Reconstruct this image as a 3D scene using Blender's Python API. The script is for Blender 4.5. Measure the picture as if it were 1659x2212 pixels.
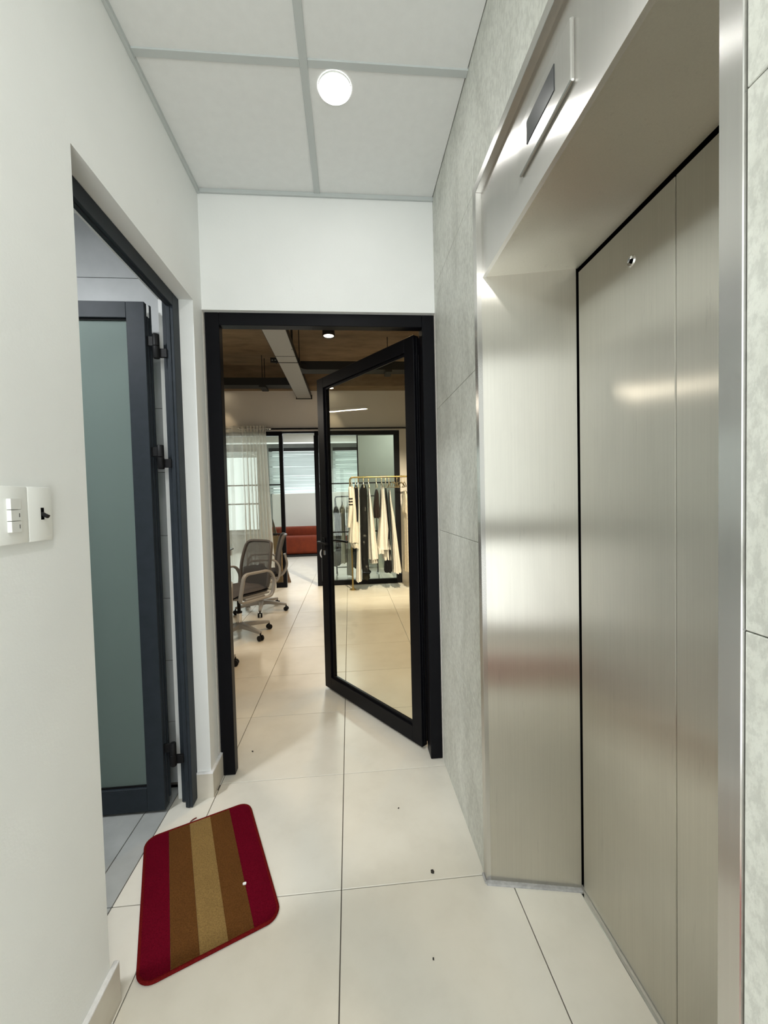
import bpy, bmesh, math, random
from mathutils import Vector, Matrix
for o in list(bpy.data.objects): bpy.data.objects.remove(o, do_unlink=True)
S = bpy.context.scene
COL = S.collection
rnd = random.Random(7)

# ------------------------------------------------------------------ camera
YAW, PITCH, ROLL = 0.0851, -0.0317, -0.0246
CAMP = Vector((0.0639, -1.3802, 1.3616))
def cam_axes():
    cy, sy, cp, sp = math.cos(YAW), math.sin(YAW), math.cos(PITCH), math.sin(PITCH)
    f = Vector((sy*cp, cy*cp, sp)); r = Vector((cy, -sy, 0)); u = r.cross(f)
    cr, sr = math.cos(ROLL), math.sin(ROLL)
    return cr*r + sr*u, -sr*r + cr*u, f
r_, u_, f_ = cam_axes()
cd = bpy.data.cameras.new('camera'); cam = bpy.data.objects.new('camera', cd); COL.objects.link(cam)
cam.matrix_world = Matrix(((r_.x, u_.x, -f_.x, CAMP.x), (r_.y, u_.y, -f_.y, CAMP.y), (r_.z, u_.z, -f_.z, CAMP.z), (0, 0, 0, 1)))
cd.sensor_fit = 'HORIZONTAL'; cd.sensor_width = 36.0; cd.lens = 871.84*36/1659; cd.clip_start = 0.02
S.camera = cam

# ------------------------------------------------------------------ world, exposure, large lights
S.view_settings.view_transform = 'Standard'; S.view_settings.look = 'None'
S.view_settings.gamma = 1.0; S.view_settings.use_curve_mapping = False
S.view_settings.exposure = 0.35
w = bpy.data.worlds.new('sky'); S.world = w; w.use_nodes = True
bg = w.node_tree.nodes['Background']; bg.inputs[0].default_value = (0.92, 0.97, 1.0, 1); bg.inputs[1].default_value = 1.8
def area(name, loc, target, sx, sy, power, color):
    l = bpy.data.lights.new(name, 'AREA'); l.shape = 'RECTANGLE'; l.size = sx; l.size_y = sy; l.energy = power; l.color = color
    o = bpy.data.objects.new(name, l); COL.objects.link(o); o.location = loc
    o.rotation_euler = (Vector(target)-Vector(loc)).to_track_quat('-Z', 'Y').to_euler(); return o
# daylight through the showroom windows (far end), and through the lobby window behind the camera
area('showroom_daylight', (-1.7, 9.92, 1.7), (-1.7, 0, 1.4), 4.4, 2.0, 75, (0.88, 0.96, 1.0))
area('lobby_daylight', (-0.05, -2.58, 1.92), (-0.05, 0, 1.92), 0.94, 1.54, 11, (0.97, 0.99, 1.0))
area('lobby_daylight_low', (-0.05, -2.58, 0.52), (-0.05, 0, 0.52), 0.94, 0.80, 11, (0.97, 0.99, 1.0))

# ------------------------------------------------------------------ materials
def mat(name, base=(0.8, 0.8, 0.8), rough=0.5, metal=0.0, spec=0.5, **kw):
    m = bpy.data.materials.new(name); m.use_nodes = True
    b = m.node_tree.nodes['Principled BSDF']
    b.inputs['Base Color'].default_value = (*base, 1); b.inputs['Roughness'].default_value = rough
    b.inputs['Metallic'].default_value = metal; b.inputs['Specular IOR Level'].default_value = spec
    for k, v in kw.items(): b.inputs[k.replace('_', ' ')].default_value = v
    return m
def nt(m): return m.node_tree, m.node_tree.nodes['Principled BSDF']
def coords(t, scale, kind='Object', rot=(0, 0, 0)):
    tc = t.nodes.new('ShaderNodeTexCoord'); mp = t.nodes.new('ShaderNodeMapping')
    mp.inputs['Scale'].default_value = scale; mp.inputs['Rotation'].default_value = rot
    if kind == 'World':
        g = t.nodes.new('ShaderNodeNewGeometry'); t.links.new(g.outputs['Position'], mp.inputs[0])
    else: t.links.new(tc.outputs[kind], mp.inputs[0])
    return mp.outputs[0]
def noise(t, vec, scale, detail=4, rough=0.55, dist=0.0):
    n = t.nodes.new('ShaderNodeTexNoise'); n.inputs['Scale'].default_value = scale; n.inputs['Detail'].default_value = detail
    n.inputs['Roughness'].default_value = rough; n.inputs['Distortion'].default_value = dist
    t.links.new(vec, n.inputs['Vector']); return n.outputs['Fac']
def ramp(t, fac, stops):
    r = t.nodes.new('ShaderNodeValToRGB'); e = r.color_ramp.elements
    while len(e) < len(stops): e.new(0.5)
    for el, (p, c) in zip(e, stops): el.position = p; el.color = (*c, 1) if len(c) == 3 else c
    t.links.new(fac, r.inputs[0]); return r.outputs[0]
def mixc(t, fac, a, b, mode='MIX'):
    n = t.nodes.new('ShaderNodeMix'); n.data_type = 'RGBA'; n.blend_type = mode
    if isinstance(fac, float): n.inputs[0].default_value = fac
    else: t.links.new(fac, n.inputs[0])
    for k, v in ((6, a), (7, b)):
        if isinstance(v, tuple): n.inputs[k].default_value = (*v, 1)
        else: t.links.new(v, n.inputs[k])
    return n.outputs[2]
def bump(t, b, h, strength=0.1, dist=0.01):
    n = t.nodes.new('ShaderNodeBump'); n.inputs['Strength'].default_value = strength; n.inputs['Distance'].default_value = dist
    t.links.new(h, n.inputs['Height']); t.links.new(n.outputs[0], b.inputs['Normal'])
def mottled(name, stops, scale, rough, vscale=(1, 1, 1), spec=0.5, bs=0.0, kind='World', detail=5, dist=0.0, vary=0.0, rr=None, metal=0.0):
    m = mat(name, rough=rough, spec=spec, metal=metal); t, b = nt(m)
    v = coords(t, vscale, kind); f = noise(t, v, scale, detail, 0.6, dist); c = ramp(t, f, stops)
    if vary:
        oi = t.nodes.new('ShaderNodeObjectInfo')
        g = ramp(t, oi.outputs['Random'], [(0, (1-vary,)*3), (1, (1+vary,)*3)])
        c = mixc(t, 1.0, c, g, 'MULTIPLY')
    t.links.new(c, b.inputs['Base Color'])
    if bs: bump(t, b, f, bs, 0.004)
    if rr:
        f2 = noise(t, v, scale*0.4, 3); q = ramp(t, f2, [(0.35, (rr[0],)*3), (0.65, (rr[1],)*3)]); t.links.new(q, b.inputs['Roughness'])
    return m
M = {}
# painted wall with faint scuffs
def wall_paint(name, col):
    m = mat(name, rough=0.62, spec=0.3); t, b = nt(m)
    v = coords(t, (1, 1, 1), 'World'); f = noise(t, v, 3.0, 6); c = ramp(t, f, [(0.3, tuple(x*0.965 for x in col)), (0.62, col)])
    v2 = coords(t, (1, 1.0, 0.5), 'World'); s = noise(t, v2, 9.0, 6, 0.7, 1.5)
    k = ramp(t, s, [(0.66, (0, 0, 0)), (0.80, (0.35, 0.35, 0.35))])
    c = mixc(t, k, c, tuple(x*0.72 for x in col)); t.links.new(c, b.inputs['Base Color'])
    f2 = noise(t, v, 140.0, 3); bump(t, b, f2, 0.10, 0.003); return m
M['paint'] = wall_paint('white_wall_paint', (0.80, 0.81, 0.79))
M['paint_office'] = wall_paint('office_wall_paint', (0.76, 0.72, 0.66))
M['panel'] = mottled('ceiling_panel_white', [(0.3, (0.74, 0.75, 0.735)), (0.7, (0.77, 0.78, 0.765))], 30, 0.75, spec=0.2, bs=0.04)
M['bar'] = mat('ceiling_bar_grey', (0.50, 0.53, 0.52), 0.5)
M['tile'] = mottled('beige_floor_tile', [(0.25, (0.66, 0.63, 0.55)), (0.5, (0.72, 0.69, 0.61)), (0.75, (0.75, 0.72, 0.64))], 5.0, 0.32, spec=0.5, bs=0.0, vary=0.02, detail=8)
M['grout'] = mat('dark_grout', (0.10, 0.09, 0.075), 0.9)
M['greytile'] = mottled('grey_floor_tile', [(0.3, (0.33, 0.34, 0.33)), (0.7, (0.42, 0.43, 0.42))], 6.0, 0.4, spec=0.4, vary=0.02, detail=8)
M['greywalltile'] = mottled('grey_wall_tile', [(0.3, (0.36, 0.37, 0.37)), (0.7, (0.43, 0.44, 0.44))], 5.0, 0.4, spec=0.4, vary=0.02)
def stone():
    m = mat('pale_stone_tile', rough=0.5, spec=0.4); t, b = nt(m)
    v = coords(t, (1, 1, 0.45), 'World'); f = noise(t, v, 8.0, 9, 0.68, 0.8)
    c = ramp(t, f, [(0.28, (0.50, 0.51, 0.46)), (0.5, (0.64, 0.65, 0.595)), (0.72, (0.72, 0.735, 0.68))])
    f2 = noise(t, coords(t, (1, 1, 0.6), 'World'), 90.0, 4, 0.7); k = ramp(t, f2, [(0.42, (0.80, 0.80, 0.80)), (0.56, (1, 1, 1))])
    c = mixc(t, 0.8, c, mixc(t, 1.0, c, k, 'MULTIPLY')); t.links.new(c, b.inputs['Base Color']); bump(t, b, f2, 0.12, 0.004); return m
M['stone'] = stone()
M['skirt'] = mottled('beige_skirting_tile', [(0.3, (0.56, 0.52, 0.44)), (0.7, (0.63, 0.59, 0.51))], 8, 0.4)
M['caulk'] = mottled('white_caulk', [(0.3, (0.70, 0.70, 0.70)), (0.6, (0.82, 0.82, 0.82))], 60, 0.7, bs=0.6)
M['sealant'] = mottled('grey_sealant', [(0.3, (0.30, 0.30, 0.30)), (0.7, (0.46, 0.46, 0.46))], 60, 0.6, bs=0.8)
def steel(name, base, rough, aniso, wav=0.03, dirt=0.14):
    # brushed upright grain: the reflection smears sideways (along the horizontal tangent) and stays crisp in height
    m = bpy.data.materials.new(name); m.use_nodes = True; t = m.node_tree; t.nodes.clear()
    out = t.nodes.new('ShaderNodeOutputMaterial'); b = t.nodes.new('ShaderNodeBsdfAnisotropic'); b.distribution = 'MULTI_GGX'
    b.inputs['Anisotropy'].default_value = -aniso; b.inputs['Roughness'].default_value = rough
    tg = t.nodes.new('ShaderNodeTangent'); tg.direction_type = 'UV_MAP'; tg.uv_map = 'UVMap'
    t.links.new(tg.outputs[0], b.inputs['Tangent'])
    v = coords(t, (60, 60, 0.6), 'World'); f = noise(t, v, 4.0, 4)
    v2 = coords(t, (1, 1, 0.35), 'World'); f2 = noise(t, v2, 6.0, 6, 0.65, 0.6)
    c1 = ramp(t, f, [(0.3, tuple(x*0.97 for x in base)), (0.7, tuple(min(1, x*1.02) for x in base))])
    k = ramp(t, f2, [(0.45, (0, 0, 0)), (0.78, (dirt,)*3)]); c = mixc(t, k, c1, tuple(x*0.60 for x in base))
    # grime near the floor and dried drips
    v3 = coords(t, (9, 9, 1.2), 'World'); f3 = noise(t, v3, 5.0, 6, 0.7); k3 = ramp(t, f3, [(0.62, (0, 0, 0)), (0.74, (dirt*1.6,)*3)]); c = mixc(t, k3, c, tuple(x*0.55 for x in base))
    t.links.new(c, b.inputs['Color'])
    f4 = noise(t, coords(t, (1, 1, 1), 'World'), 2.2, 2); bump(t, b, f4, wav, 0.02)
    t.links.new(b.outputs[0], out.inputs[0]); return m
M['steel'] = steel('brushed_stainless_steel', (0.73, 0.705, 0.635), 0.33, 0.80)
M['steel_face'] = steel('satin_stainless_steel', (0.68, 0.67, 0.645), 0.26, 0.70, 0.015, 0.05)
M['chrome'] = mat('polished_chrome', (0.75, 0.75, 0.74), 0.12, 1.0)
M['black'] = mat('matt_black_hole', (0.004, 0.004, 0.004), 0.9, spec=0.0)
M['screen'] = mat('dark_display_glass', (0.025, 0.027, 0.03), 0.18)
M['blackframe'] = mat('black_powder_coat', (0.0045, 0.0046, 0.006), 0.36, spec=0.10)
M['darkgrey'] = mottled('charcoal_powder_coat', [(0.3, (0.021, 0.027, 0.032)), (0.7, (0.026, 0.032, 0.040))], 20, 0.45, spec=0.15)
M['rubber'] = mat('black_rubber', (0.006, 0.006, 0.0065), 0.5, spec=0.2)
def glass(name, col, rough, thin_alpha=None):
    m = bpy.data.materials.new(name); m.use_nodes = True; t = m.node_tree; t.nodes.clear()
    out = t.nodes.new('ShaderNodeOutputMaterial')
    tr = t.nodes.new('ShaderNodeBsdfTransparent'); tr.inputs[0].default_value = (*col, 1)
    gl = t.nodes.new('ShaderNodeBsdfGlossy'); gl.inputs['Roughness'].default_value = rough
    lw = t.nodes.new('ShaderNodeLayerWeight'); lw.inputs[0].default_value = 0.5
    pw = t.nodes.new('ShaderNodeMath'); pw.operation = 'POWER'; pw.inputs[1].default_value = 5.0; t.links.new(lw.outputs['Facing'], pw.inputs[0])
    fr = t.nodes.new('ShaderNodeMath'); fr.operation = 'MULTIPLY_ADD'; fr.inputs[1].default_value = 0.95; fr.inputs[2].default_value = 0.022; t.links.new(pw.outputs[0], fr.inputs[0])
    mx = t.nodes.new('ShaderNodeMixShader'); t.links.new(fr.outputs[0], mx.inputs[0]); t.links.new(tr.outputs[0], mx.inputs[1]); t.links.new(gl.outputs[0], mx.inputs[2])
    t.links.new(mx.outputs[0], out.inputs[0]); return m
M['glass'] = glass('clear_glass', (0.95, 0.97, 0.94), 0.0)
M['glass_far'] = glass('clear_partition_glass', (0.93, 0.96, 0.93), 0.0)
def frosted():
    m = mat('frosted_glass', (0.265, 0.34, 0.31), 0.55, spec=0.35); t, b = nt(m)
    b.inputs['Transmission Weight'].default_value = 0.55; b.inputs['IOR'].default_value = 1.3; return m
M['frost'] = frosted()
M['plastic'] = mat('white_switch_plastic', (0.80, 0.81, 0.775), 0.38)
M['plastic2'] = mat('white_rocker_plastic', (0.74, 0.75, 0.72), 0.35)
def emis(name, col, s):
    m = bpy.data.materials.new(name); m.use_nodes = True; b = m.node_tree.nodes['Principled BSDF']
    b.inputs['Base Color'].default_value = (*col, 1); b.inputs['Emission Color'].default_value = (*col, 1); b.inputs['Emission Strength'].default_value = s; return m
M['led'] = emis('white_led_disc', (1, 0.99, 0.97), 6.0)
M['ledwarm'] = emis('warm_led_lens', (1, 0.86, 0.62), 9.0)
M['tube'] = emis('linear_led_diffuser', (1, 0.95, 0.86), 14.0)
def pile(name, col):
    m = mat(name, rough=1.0, spec=0.0); t, b = nt(m)
    v = coords(t, (1, 1, 1), 'Object'); f = noise(t, v, 260, 3, 0.7); f2 = noise(t, v, 14, 4)
    c = ramp(t, f, [(0.3, tuple(x*0.62 for x in col)), (0.7, tuple(x*1.3 for x in col))])
    c = mixc(t, ramp(t, f2, [(0.3, (0.0,)*3), (0.8, (0.5,)*3)]), c, tuple(x*0.75 for x in col))
    t.links.new(c, b.inputs['Base Color']); bump(t, b, f, 0.9, 0.004)
    return m
M['mat_red'] = pile('dark_red_pile', (0.125, 0.004, 0.013)); M['mat_brown'] = pile('brown_pile', (0.118, 0.050, 0.015)); M['mat_tan'] = pile('tan_pile', (0.245, 0.155, 0.056))
M['mat_lobby'] = pile('bright_red_pile', (0.30, 0.02, 0.03)); M['mat_edge'] = pile('red_overlock_edge', (0.15, 0.010, 0.010))
M['concrete'] = mottled('raw_concrete_soffit', [(0.25, (0.16, 0.115, 0.072)), (0.5, (0.235, 0.172, 0.112)), (0.75, (0.30, 0.225, 0.15))], 2.2, 0.9, vscale=(1.2, 3.5, 5), spec=0.2, bs=0.2, detail=10)
M['concrete_grey'] = mottled('grey_concrete', [(0.3, (0.30, 0.30, 0.29)), (0.7, (0.42, 0.42, 0.40))], 3, 0.9, detail=8)
M['tray'] = mat('black_painted_tray', (0.006, 0.006, 0.006), 0.6); M['traybottom_lit'] = mat('lit_tray_underside', (0.36, 0.37, 0.37), 0.55)  # underside coloured grey for the light it catches from below; sides stay black
M['gold'] = mat('brushed_gold_tube', (0.42, 0.30, 0.11), 0.32, 1.0); M['goldwire'] = mat('gold_wire', (0.55, 0.40, 0.18), 0.3, 1.0)
M['whitewire'] = mat('white_coated_wire', (0.75, 0.74, 0.70), 0.4)
M['chairframe'] = mat('light_grey_plastic', (0.34, 0.325, 0.30), 0.45); M['seat'] = mottled('grey_seat_fabric', [(0.3, (0.060, 0.055, 0.055)), (0.7, (0.085, 0.078, 0.078))], 120, 0.9, bs=0.3, kind='Object')
def meshfab():
    m = mat('grey_mesh_fabric', (0.08, 0.075, 0.071), 0.85); t, b = nt(m); b.inputs['Alpha'].default_value = 0.80; return m
M['meshfab'] = meshfab(); M['backframe'] = mat('dark_grey_plastic', (0.11, 0.10, 0.092), 0.5); M['lumbar'] = mat('dark_grey_lumbar_fabric', (0.055, 0.050, 0.052), 0.9, Alpha=0.9)
M['desktop'] = mat('dark_desk_top', (0.03, 0.028, 0.026), 0.4); M['deskside'] = mat('grey_desk_apron', (0.30, 0.27, 0.23), 0.5)
M['wood'] = mottled('light_brown_wood', [(0.3, (0.28, 0.16, 0.07)), (0.7, (0.38, 0.23, 0.11))], 3, 0.5, vscale=(8, 8, 1)); M['woodbrown'] = mottled('brown_board', [(0.3, (0.10, 0.06, 0.035)), (0.7, (0.15, 0.095, 0.055))], 3, 0.6, vscale=(6, 6, 1))
M['rust'] = mottled('rust_velvet', [(0.3, (0.15, 0.018, 0.002)), (0.7, (0.21, 0.028, 0.003))], 10, 0.85)
M['white'] = mat('matt_white', (0.80, 0.79, 0.74), 0.7); M['boardgrey'] = mat('pale_grey_green_board', (0.46, 0.48, 0.42), 0.7)
def sheer():
    m = bpy.data.materials.new('sheer_white_voile'); m.use_nodes = True; t = m.node_tree; t.nodes.clear()
    out = t.nodes.new('ShaderNodeOutputMaterial'); d = t.nodes.new('ShaderNodeBsdfDiffuse'); d.inputs[0].default_value = (0.88, 0.86, 0.80, 1)
    tl = t.nodes.new('ShaderNodeBsdfTranslucent'); tl.inputs[0].default_value = (0.9, 0.88, 0.83, 1)
    tr = t.nodes.new('ShaderNodeBsdfTransparent'); a = t.nodes.new('ShaderNodeMixShader'); a.inputs[0].default_value = 0.5
    t.links.new(d.outputs[0], a.inputs[1]); t.links.new(tl.outputs[0], a.inputs[2])
    x = t.nodes.new('ShaderNodeMixShader'); lw = t.nodes.new('ShaderNodeLayerWeight'); lw.inputs[0].default_value = 0.35
    rp = t.nodes.new('ShaderNodeMapRange'); rp.inputs['To Min'].default_value = 0.56; rp.inputs['To Max'].default_value = 0.97
    t.links.new(lw.outputs['Facing'], rp.inputs[0]); t.links.new(rp.outputs[0], x.inputs[0])
    t.links.new(tr.outputs[0], x.inputs[1]); t.links.new(a.outputs[0], x.inputs[2]); t.links.new(x.outputs[0], out.inputs[0]); return m
M['sheer'] = sheer()
def slat_mat():
    m = bpy.data.materials.new('white_blind_slat'); m.use_nodes = True; t = m.node_tree; t.nodes.clear()
    out = t.nodes.new('ShaderNodeOutputMaterial'); d = t.nodes.new('ShaderNodeBsdfDiffuse'); d.inputs[0].default_value = (0.82, 0.84, 0.84, 1)
    tl = t.nodes.new('ShaderNodeBsdfTranslucent'); tl.inputs[0].default_value = (0.82, 0.86, 0.86, 1); a = t.nodes.new('ShaderNodeMixShader'); a.inputs[0].default_value = 0.5
    t.links.new(d.outputs[0], a.inputs[1]); t.links.new(tl.outputs[0], a.inputs[2]); t.links.new(a.outputs[0], out.inputs[0]); return m
M['slat'] = slat_mat()
def cloth(name, col, sc=60):
    return mottled(name, [(0.3, tuple(x*0.86 for x in col)), (0.7, col)], sc, 0.9, spec=0.15, kind='Object')
M['debris_d'] = mat('dark_dry_leaf', (0.03, 0.026, 0.022), 0.9); M['debris_w'] = mat('white_paper_scrap', (0.82, 0.82, 0.82), 0.8)

# ------------------------------------------------------------------ helpers
class MB:
    def __init__(s): s.v = []; s.f = []; s.mi = []; s.mats = []
    def _m(s, m):
        if m is None: return 0
        if m not in s.mats: s.mats.append(m)
        return s.mats.index(m)
    def add(s, vs, fs, m=None):
        b = len(s.v); s.v += [tuple(x) for x in vs]; k = s._m(m)
        for f in fs: s.f.append([i+b for i in f]); s.mi.append(k)
        return s
    def box(s, a, b, m=None):
        x0, y0, z0 = [min(p, q) for p, q in zip(a, b)]; x1, y1, z1 = [max(p, q) for p, q in zip(a, b)]
        v = [(x0,y0,z0),(x1,y0,z0),(x1,y1,z0),(x0,y1,z0),(x0,y0,z1),(x1,y0,z1),(x1,y1,z1),(x0,y1,z1)]
        return s.add(v, [(0,3,2,1),(4,5,6,7),(0,1,5,4),(1,2,6,5),(2,3,7,6),(3,0,4,7)], m)
    def rbox(s, a, b, r=0.003, seg=1, m=None):
        bm = bmesh.new(); c = [(p+q)/2 for p, q in zip(a, b)]; d = [abs(q-p) for p, q in zip(a, b)]
        bmesh.ops.create_cube(bm, size=1, matrix=Matrix.Translation(c) @ Matrix.Diagonal((*d, 1)))
        bmesh.ops.bevel(bm, geom=list(bm.edges), offset=min(r, min(d)*0.49), segments=seg, profile=0.5, affect='EDGES')
        bm.verts.ensure_lookup_table(); bm.verts.index_update()
        s.add([v.co[:] for v in bm.verts], [[v.index for v in f.verts] for f in bm.faces], m); bm.free(); return s
    def prism(s, poly, z0, z1, m=None):
        n = len(poly); v = [(x, y, z0) for x, y in poly]+[(x, y, z1) for x, y in poly]
        return s.add(v, [tuple(range(n-1, -1, -1)), tuple(range(n, 2*n))]+[(i, (i+1) % n, n+(i+1) % n, n+i) for i in range(n)], m)
    def lathe(s, prof, c=(0, 0, 0), n=24, m=None, axis='Z', cap=True):
        vs = []; fs = []
        for r, z in prof:
            for i in range(n):
                a = 2*math.pi*i/n; p = (r*math.cos(a), r*math.sin(a), z)
                if axis == 'X': p = (p[2], p[0], p[1])
                if axis == 'Y': p = (p[0], p[2], p[1])
                vs.append((p[0]+c[0], p[1]+c[1], p[2]+c[2]))
        for k in range(len(prof)-1):
            for i in range(n): j = (i+1) % n; fs.append((k*n+i, k*n+j, (k+1)*n+j, (k+1)*n+i))
        if cap: fs.append(tuple(range(n-1, -1, -1))); fs.append(tuple(range((len(prof)-1)*n, len(prof)*n)))
        return s.add(vs, fs, m)
    def sweep(s, path, prof, closed=False, m=None, up=(0, 0, 1)):
        P = [Vector(p) for p in path]; n = len(P); k = 0; vs = []; fs = []
        prev = None
        for i in range(n):
            if closed: d = (P[(i+1) % n]-P[i-1])
            else: d = P[min(i+1, n-1)]-P[max(i-1, 0)]
            d.normalize()
            if prev is None:
                a = Vector(up); a = a-d*a.dot(d)
                if a.length < 1e-3: a = Vector((1, 0, 0)); a = a-d*a.dot(d)
            else: a = prev-d*prev.dot(d)
            a.normalize(); prev = a; b = d.cross(a)
            sc = prof(i/(max(1, n-1))) if callable(prof) else prof
            k = len(sc)
            for (x, y) in sc: vs.append(P[i]+b*x+a*y)
        for i in range(n if closed else n-1):
            for j in range(k): i2 = (i+1) % n; j2 = (j+1) % k; fs.append((i*k+j, i*k+j2, i2*k+j2, i2*k+j))
        if not closed: fs.append(tuple(range(k-1, -1, -1))); fs.append(tuple((n-1)*k+j for j in range(k)))
        return s.add(vs, fs, m)
    def tube(s, path, r, n=10, closed=False, m=None):
        return s.sweep(path, circ(r, n), closed, m)
    def build(s, name, m=None, parent=None, smooth=False, uv=False, loc=None):
        me = bpy.data.meshes.new(name); me.from_pydata(s.v, [], s.f); me.validate()
        if m is not None and not s.mats: me.materials.append(m)
        for x in s.mats: me.materials.append(x)
        if s.mats: me.polygons.foreach_set('material_index', s.mi)
        bm = bmesh.new(); bm.from_mesh(me); bmesh.ops.recalc_face_normals(bm, faces=bm.faces); bm.to_mesh(me); bm.free()
        if smooth:
            me.polygons.foreach_set('use_smooth', [True]*len(me.polygons))
            if smooth != 'all': me.set_sharp_from_angle(angle=math.radians(40))
        if uv:   # u runs horizontally on every upright face, z is v
            l = me.uv_layers.new(name='UVMap')
            for p in me.polygons:
                nn = p.normal; h = Vector((-nn.y, nn.x, 0))
                if h.length < 0.1: h = Vector((1, 0, 0))
                h.normalize(); vv = nn.cross(h)
                for li in p.loop_indices:
                    co = me.vertices[me.loops[li].vertex_index].co; l.data[li].uv = (co.dot(h), co.dot(vv))
        o = bpy.data.objects.new(name, me); COL.objects.link(o)
        if parent is not None: o.parent = parent
        if loc is not None: o.location = loc
        return o
def circ(r, n=10, r2=None): return [(r*math.cos(2*math.pi*i/n), (r2 or r)*math.sin(2*math.pi*i/n)) for i in range(n)]
def rrect(w, h, r, n=3):
    out = []
    for cx, cy, a0 in ((w/2-r, h/2-r, 0), (-w/2+r, h/2-r, 90), (-w/2+r, -h/2+r, 180), (w/2-r, -h/2+r, 270)):
        for i in range(n+1): a = math.radians(a0+90*i/n); out.append((cx+r*math.cos(a), cy+r*math.sin(a)))
    return out
def roundpath(pts, r, closed=False, n=5):
    P = [Vector(p) for p in pts]; out = []; N = len(P)
    for i in range(N):
        if not closed and i in (0, N-1): out.append(P[i]); continue
        a = P[i-1]; b = P[i]; c = P[(i+1) % N]; u = (a-b); v = (c-b); rr = min(r, u.length*0.49, v.length*0.49); u.normalize(); v.normalize()
        p0 = b+u*rr; p1 = b+v*rr
        for k in range(n+1): t = k/n; out.append(p0*(1-t)**2+b*2*t*(1-t)+p1*t*t)
    return out
def tag(o, label=None, cat=None, group=None, kind=None):
    if label: o['label'] = label
    if cat: o['category'] = cat
    if group: o['group'] = group
    if kind: o['kind'] = kind
    return o
def empty(name, loc=(0, 0, 0), rz=0.0):
    o = bpy.data.objects.new(name, None); COL.objects.link(o); o.location = loc; o.rotation_euler = (0, 0, rz); o.empty_display_size = 0.1; return o
def copy_tree(o, parent=None):
    c = o.copy(); COL.objects.link(c); c.parent = parent
    for ch in [x for x in o.children]: copy_tree(ch, c)
    return c
def spot(name, loc, power, color, size=1.6, blend=0.7, parent=None, r=0.03, target=None):
    l = bpy.data.lights.new(name, 'SPOT'); l.energy = power; l.color = color; l.spot_size = size; l.spot_blend = blend; l.shadow_soft_size = r
    o = bpy.data.objects.new(name, l); COL.objects.link(o); o.location = loc
    if target is not None: o.rotation_euler = (Vector(target)-Vector(loc)).to_track_quat('-Z', 'Y').to_euler()
    if parent is not None: o.parent = parent
    return o

# ------------------------------------------------------------------ setting: key planes
YEND = -2.65
XL, XR, YB, ZC = -0.610, 0.514, 0.632, 2.836
ZS = 3.40                     # office slab
YP = 5.10                     # partition plane
OP0, OP1, OPZ = -0.275, 0.522, 2.276   # washroom opening in the left wall

# floor
fl = MB().box((-4.6, YEND, -0.06), (3.0, 10.4, -0.006)).build('floor', M['grout'])
tag(fl, 'beige large-format tiled floor running from the lift lobby into the office', kind='structure')
def quad_tile(x0, x1, y0, y1, name, m, parent, cache={}):
    g = 0.0016; k = (round(x1-x0, 4), round(y1-y0, 4), m.name)
    if k in cache:
        o = cache[k].copy(); COL.objects.link(o); o.location = ((x0+x1)/2, (y0+y1)/2, 0); o.parent = parent; return o
    hx, hy = (x1-x0)/2-g, (y1-y0)/2-g
    o = MB().rbox((-hx, -hy, -0.008), (hx, hy, 0.0), 0.0012).build(name, m, parent, loc=((x0+x1)/2, (y0+y1)/2, 0)); cache[k] = o; return o
XJ = [-3.597, -2.997, -2.397, -1.797, -1.197, -0.593, 0.0, 0.6, 1.2, 1.8, 2.4, 3.0]
for i in range(len(XJ)-1):
    for j in range(-3, 17):
        x0, x1, y0, y1 = XJ[i], XJ[i+1], 0.6*j, 0.6*(j+1)
        if j < 1:
            if x1 < -0.5: continue
            if x0 > 0.7: continue
            if x0 > 0.5: x1 = 0.84
            if j < 1 and x0 > 0.5 and not (-3 < j < 0): continue
        if j >= 1 and abs(x0) > 3.1: continue
        quad_tile(x0, x1, y0, y1, 'floor_tile', M['tile'], fl)
for y0, y1 in ((-0.30, 0.024), (0.024, 0.56)): quad_tile(-0.777, -0.593, y0, y1, 'floor_tile', M['tile'], fl)
for j in range(-4, -3): quad_tile(-0.593, 0.6, 0.6*j, 0.6*(j+1), 'floor_tile', M['tile'], fl)
# washroom floor
wf = MB().box((-2.2, -1.4, -0.0055), (-0.777, 0.64, -0.004)).build('floor_washroom', M['grout']); tag(wf, 'grey tiled washroom floor beyond the left doorway', kind='structure')
xs = [-2.076, -1.476, -0.876, -0.777]; ys = [-1.4, -0.576, 0.024, 0.64]
for i in range(3):
    for j in range(3): quad_tile(xs[i], xs[i+1], ys[j], ys[j+1], 'floor_tile', M['greytile'], wf)

# left wall (with the washroom opening)
b = MB()
b.box((XL-0.15, YEND, 0), (XL, OP0, ZC+0.1)); b.box((XL-0.15, OP0, OPZ), (XL, OP1, ZC+0.1)); b.box((XL-0.15, OP1, 0), (XL, YB, ZC+0.1))
wl = b.build('wall_left', M['paint']); tag(wl, 'white painted wall on the left with scuffs and the washroom opening', kind='structure')
# back wall
b = MB(); b.box((XL, YB, 2.283), (XR, YB+0.14, ZC+0.1))
wb = b.build('wall_back', M['paint']); tag(wb, 'white painted wall above the black framed doorway', kind='structure')
b = MB(); b.box((-4.6, YB+0.01, 0), (XL, YB+0.14, ZS+0.1)); b.box((XR, YB+0.01, 0), (3.0, YB+0.14, ZS+0.1)); b.box((XL, YB+0.02, ZC+0.1), (XR, YB+0.14, ZS+0.1))
tag(b.build('wall_office_front', M['paint_office']), 'office side of the wall around the black doorway', kind='structure')
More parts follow.
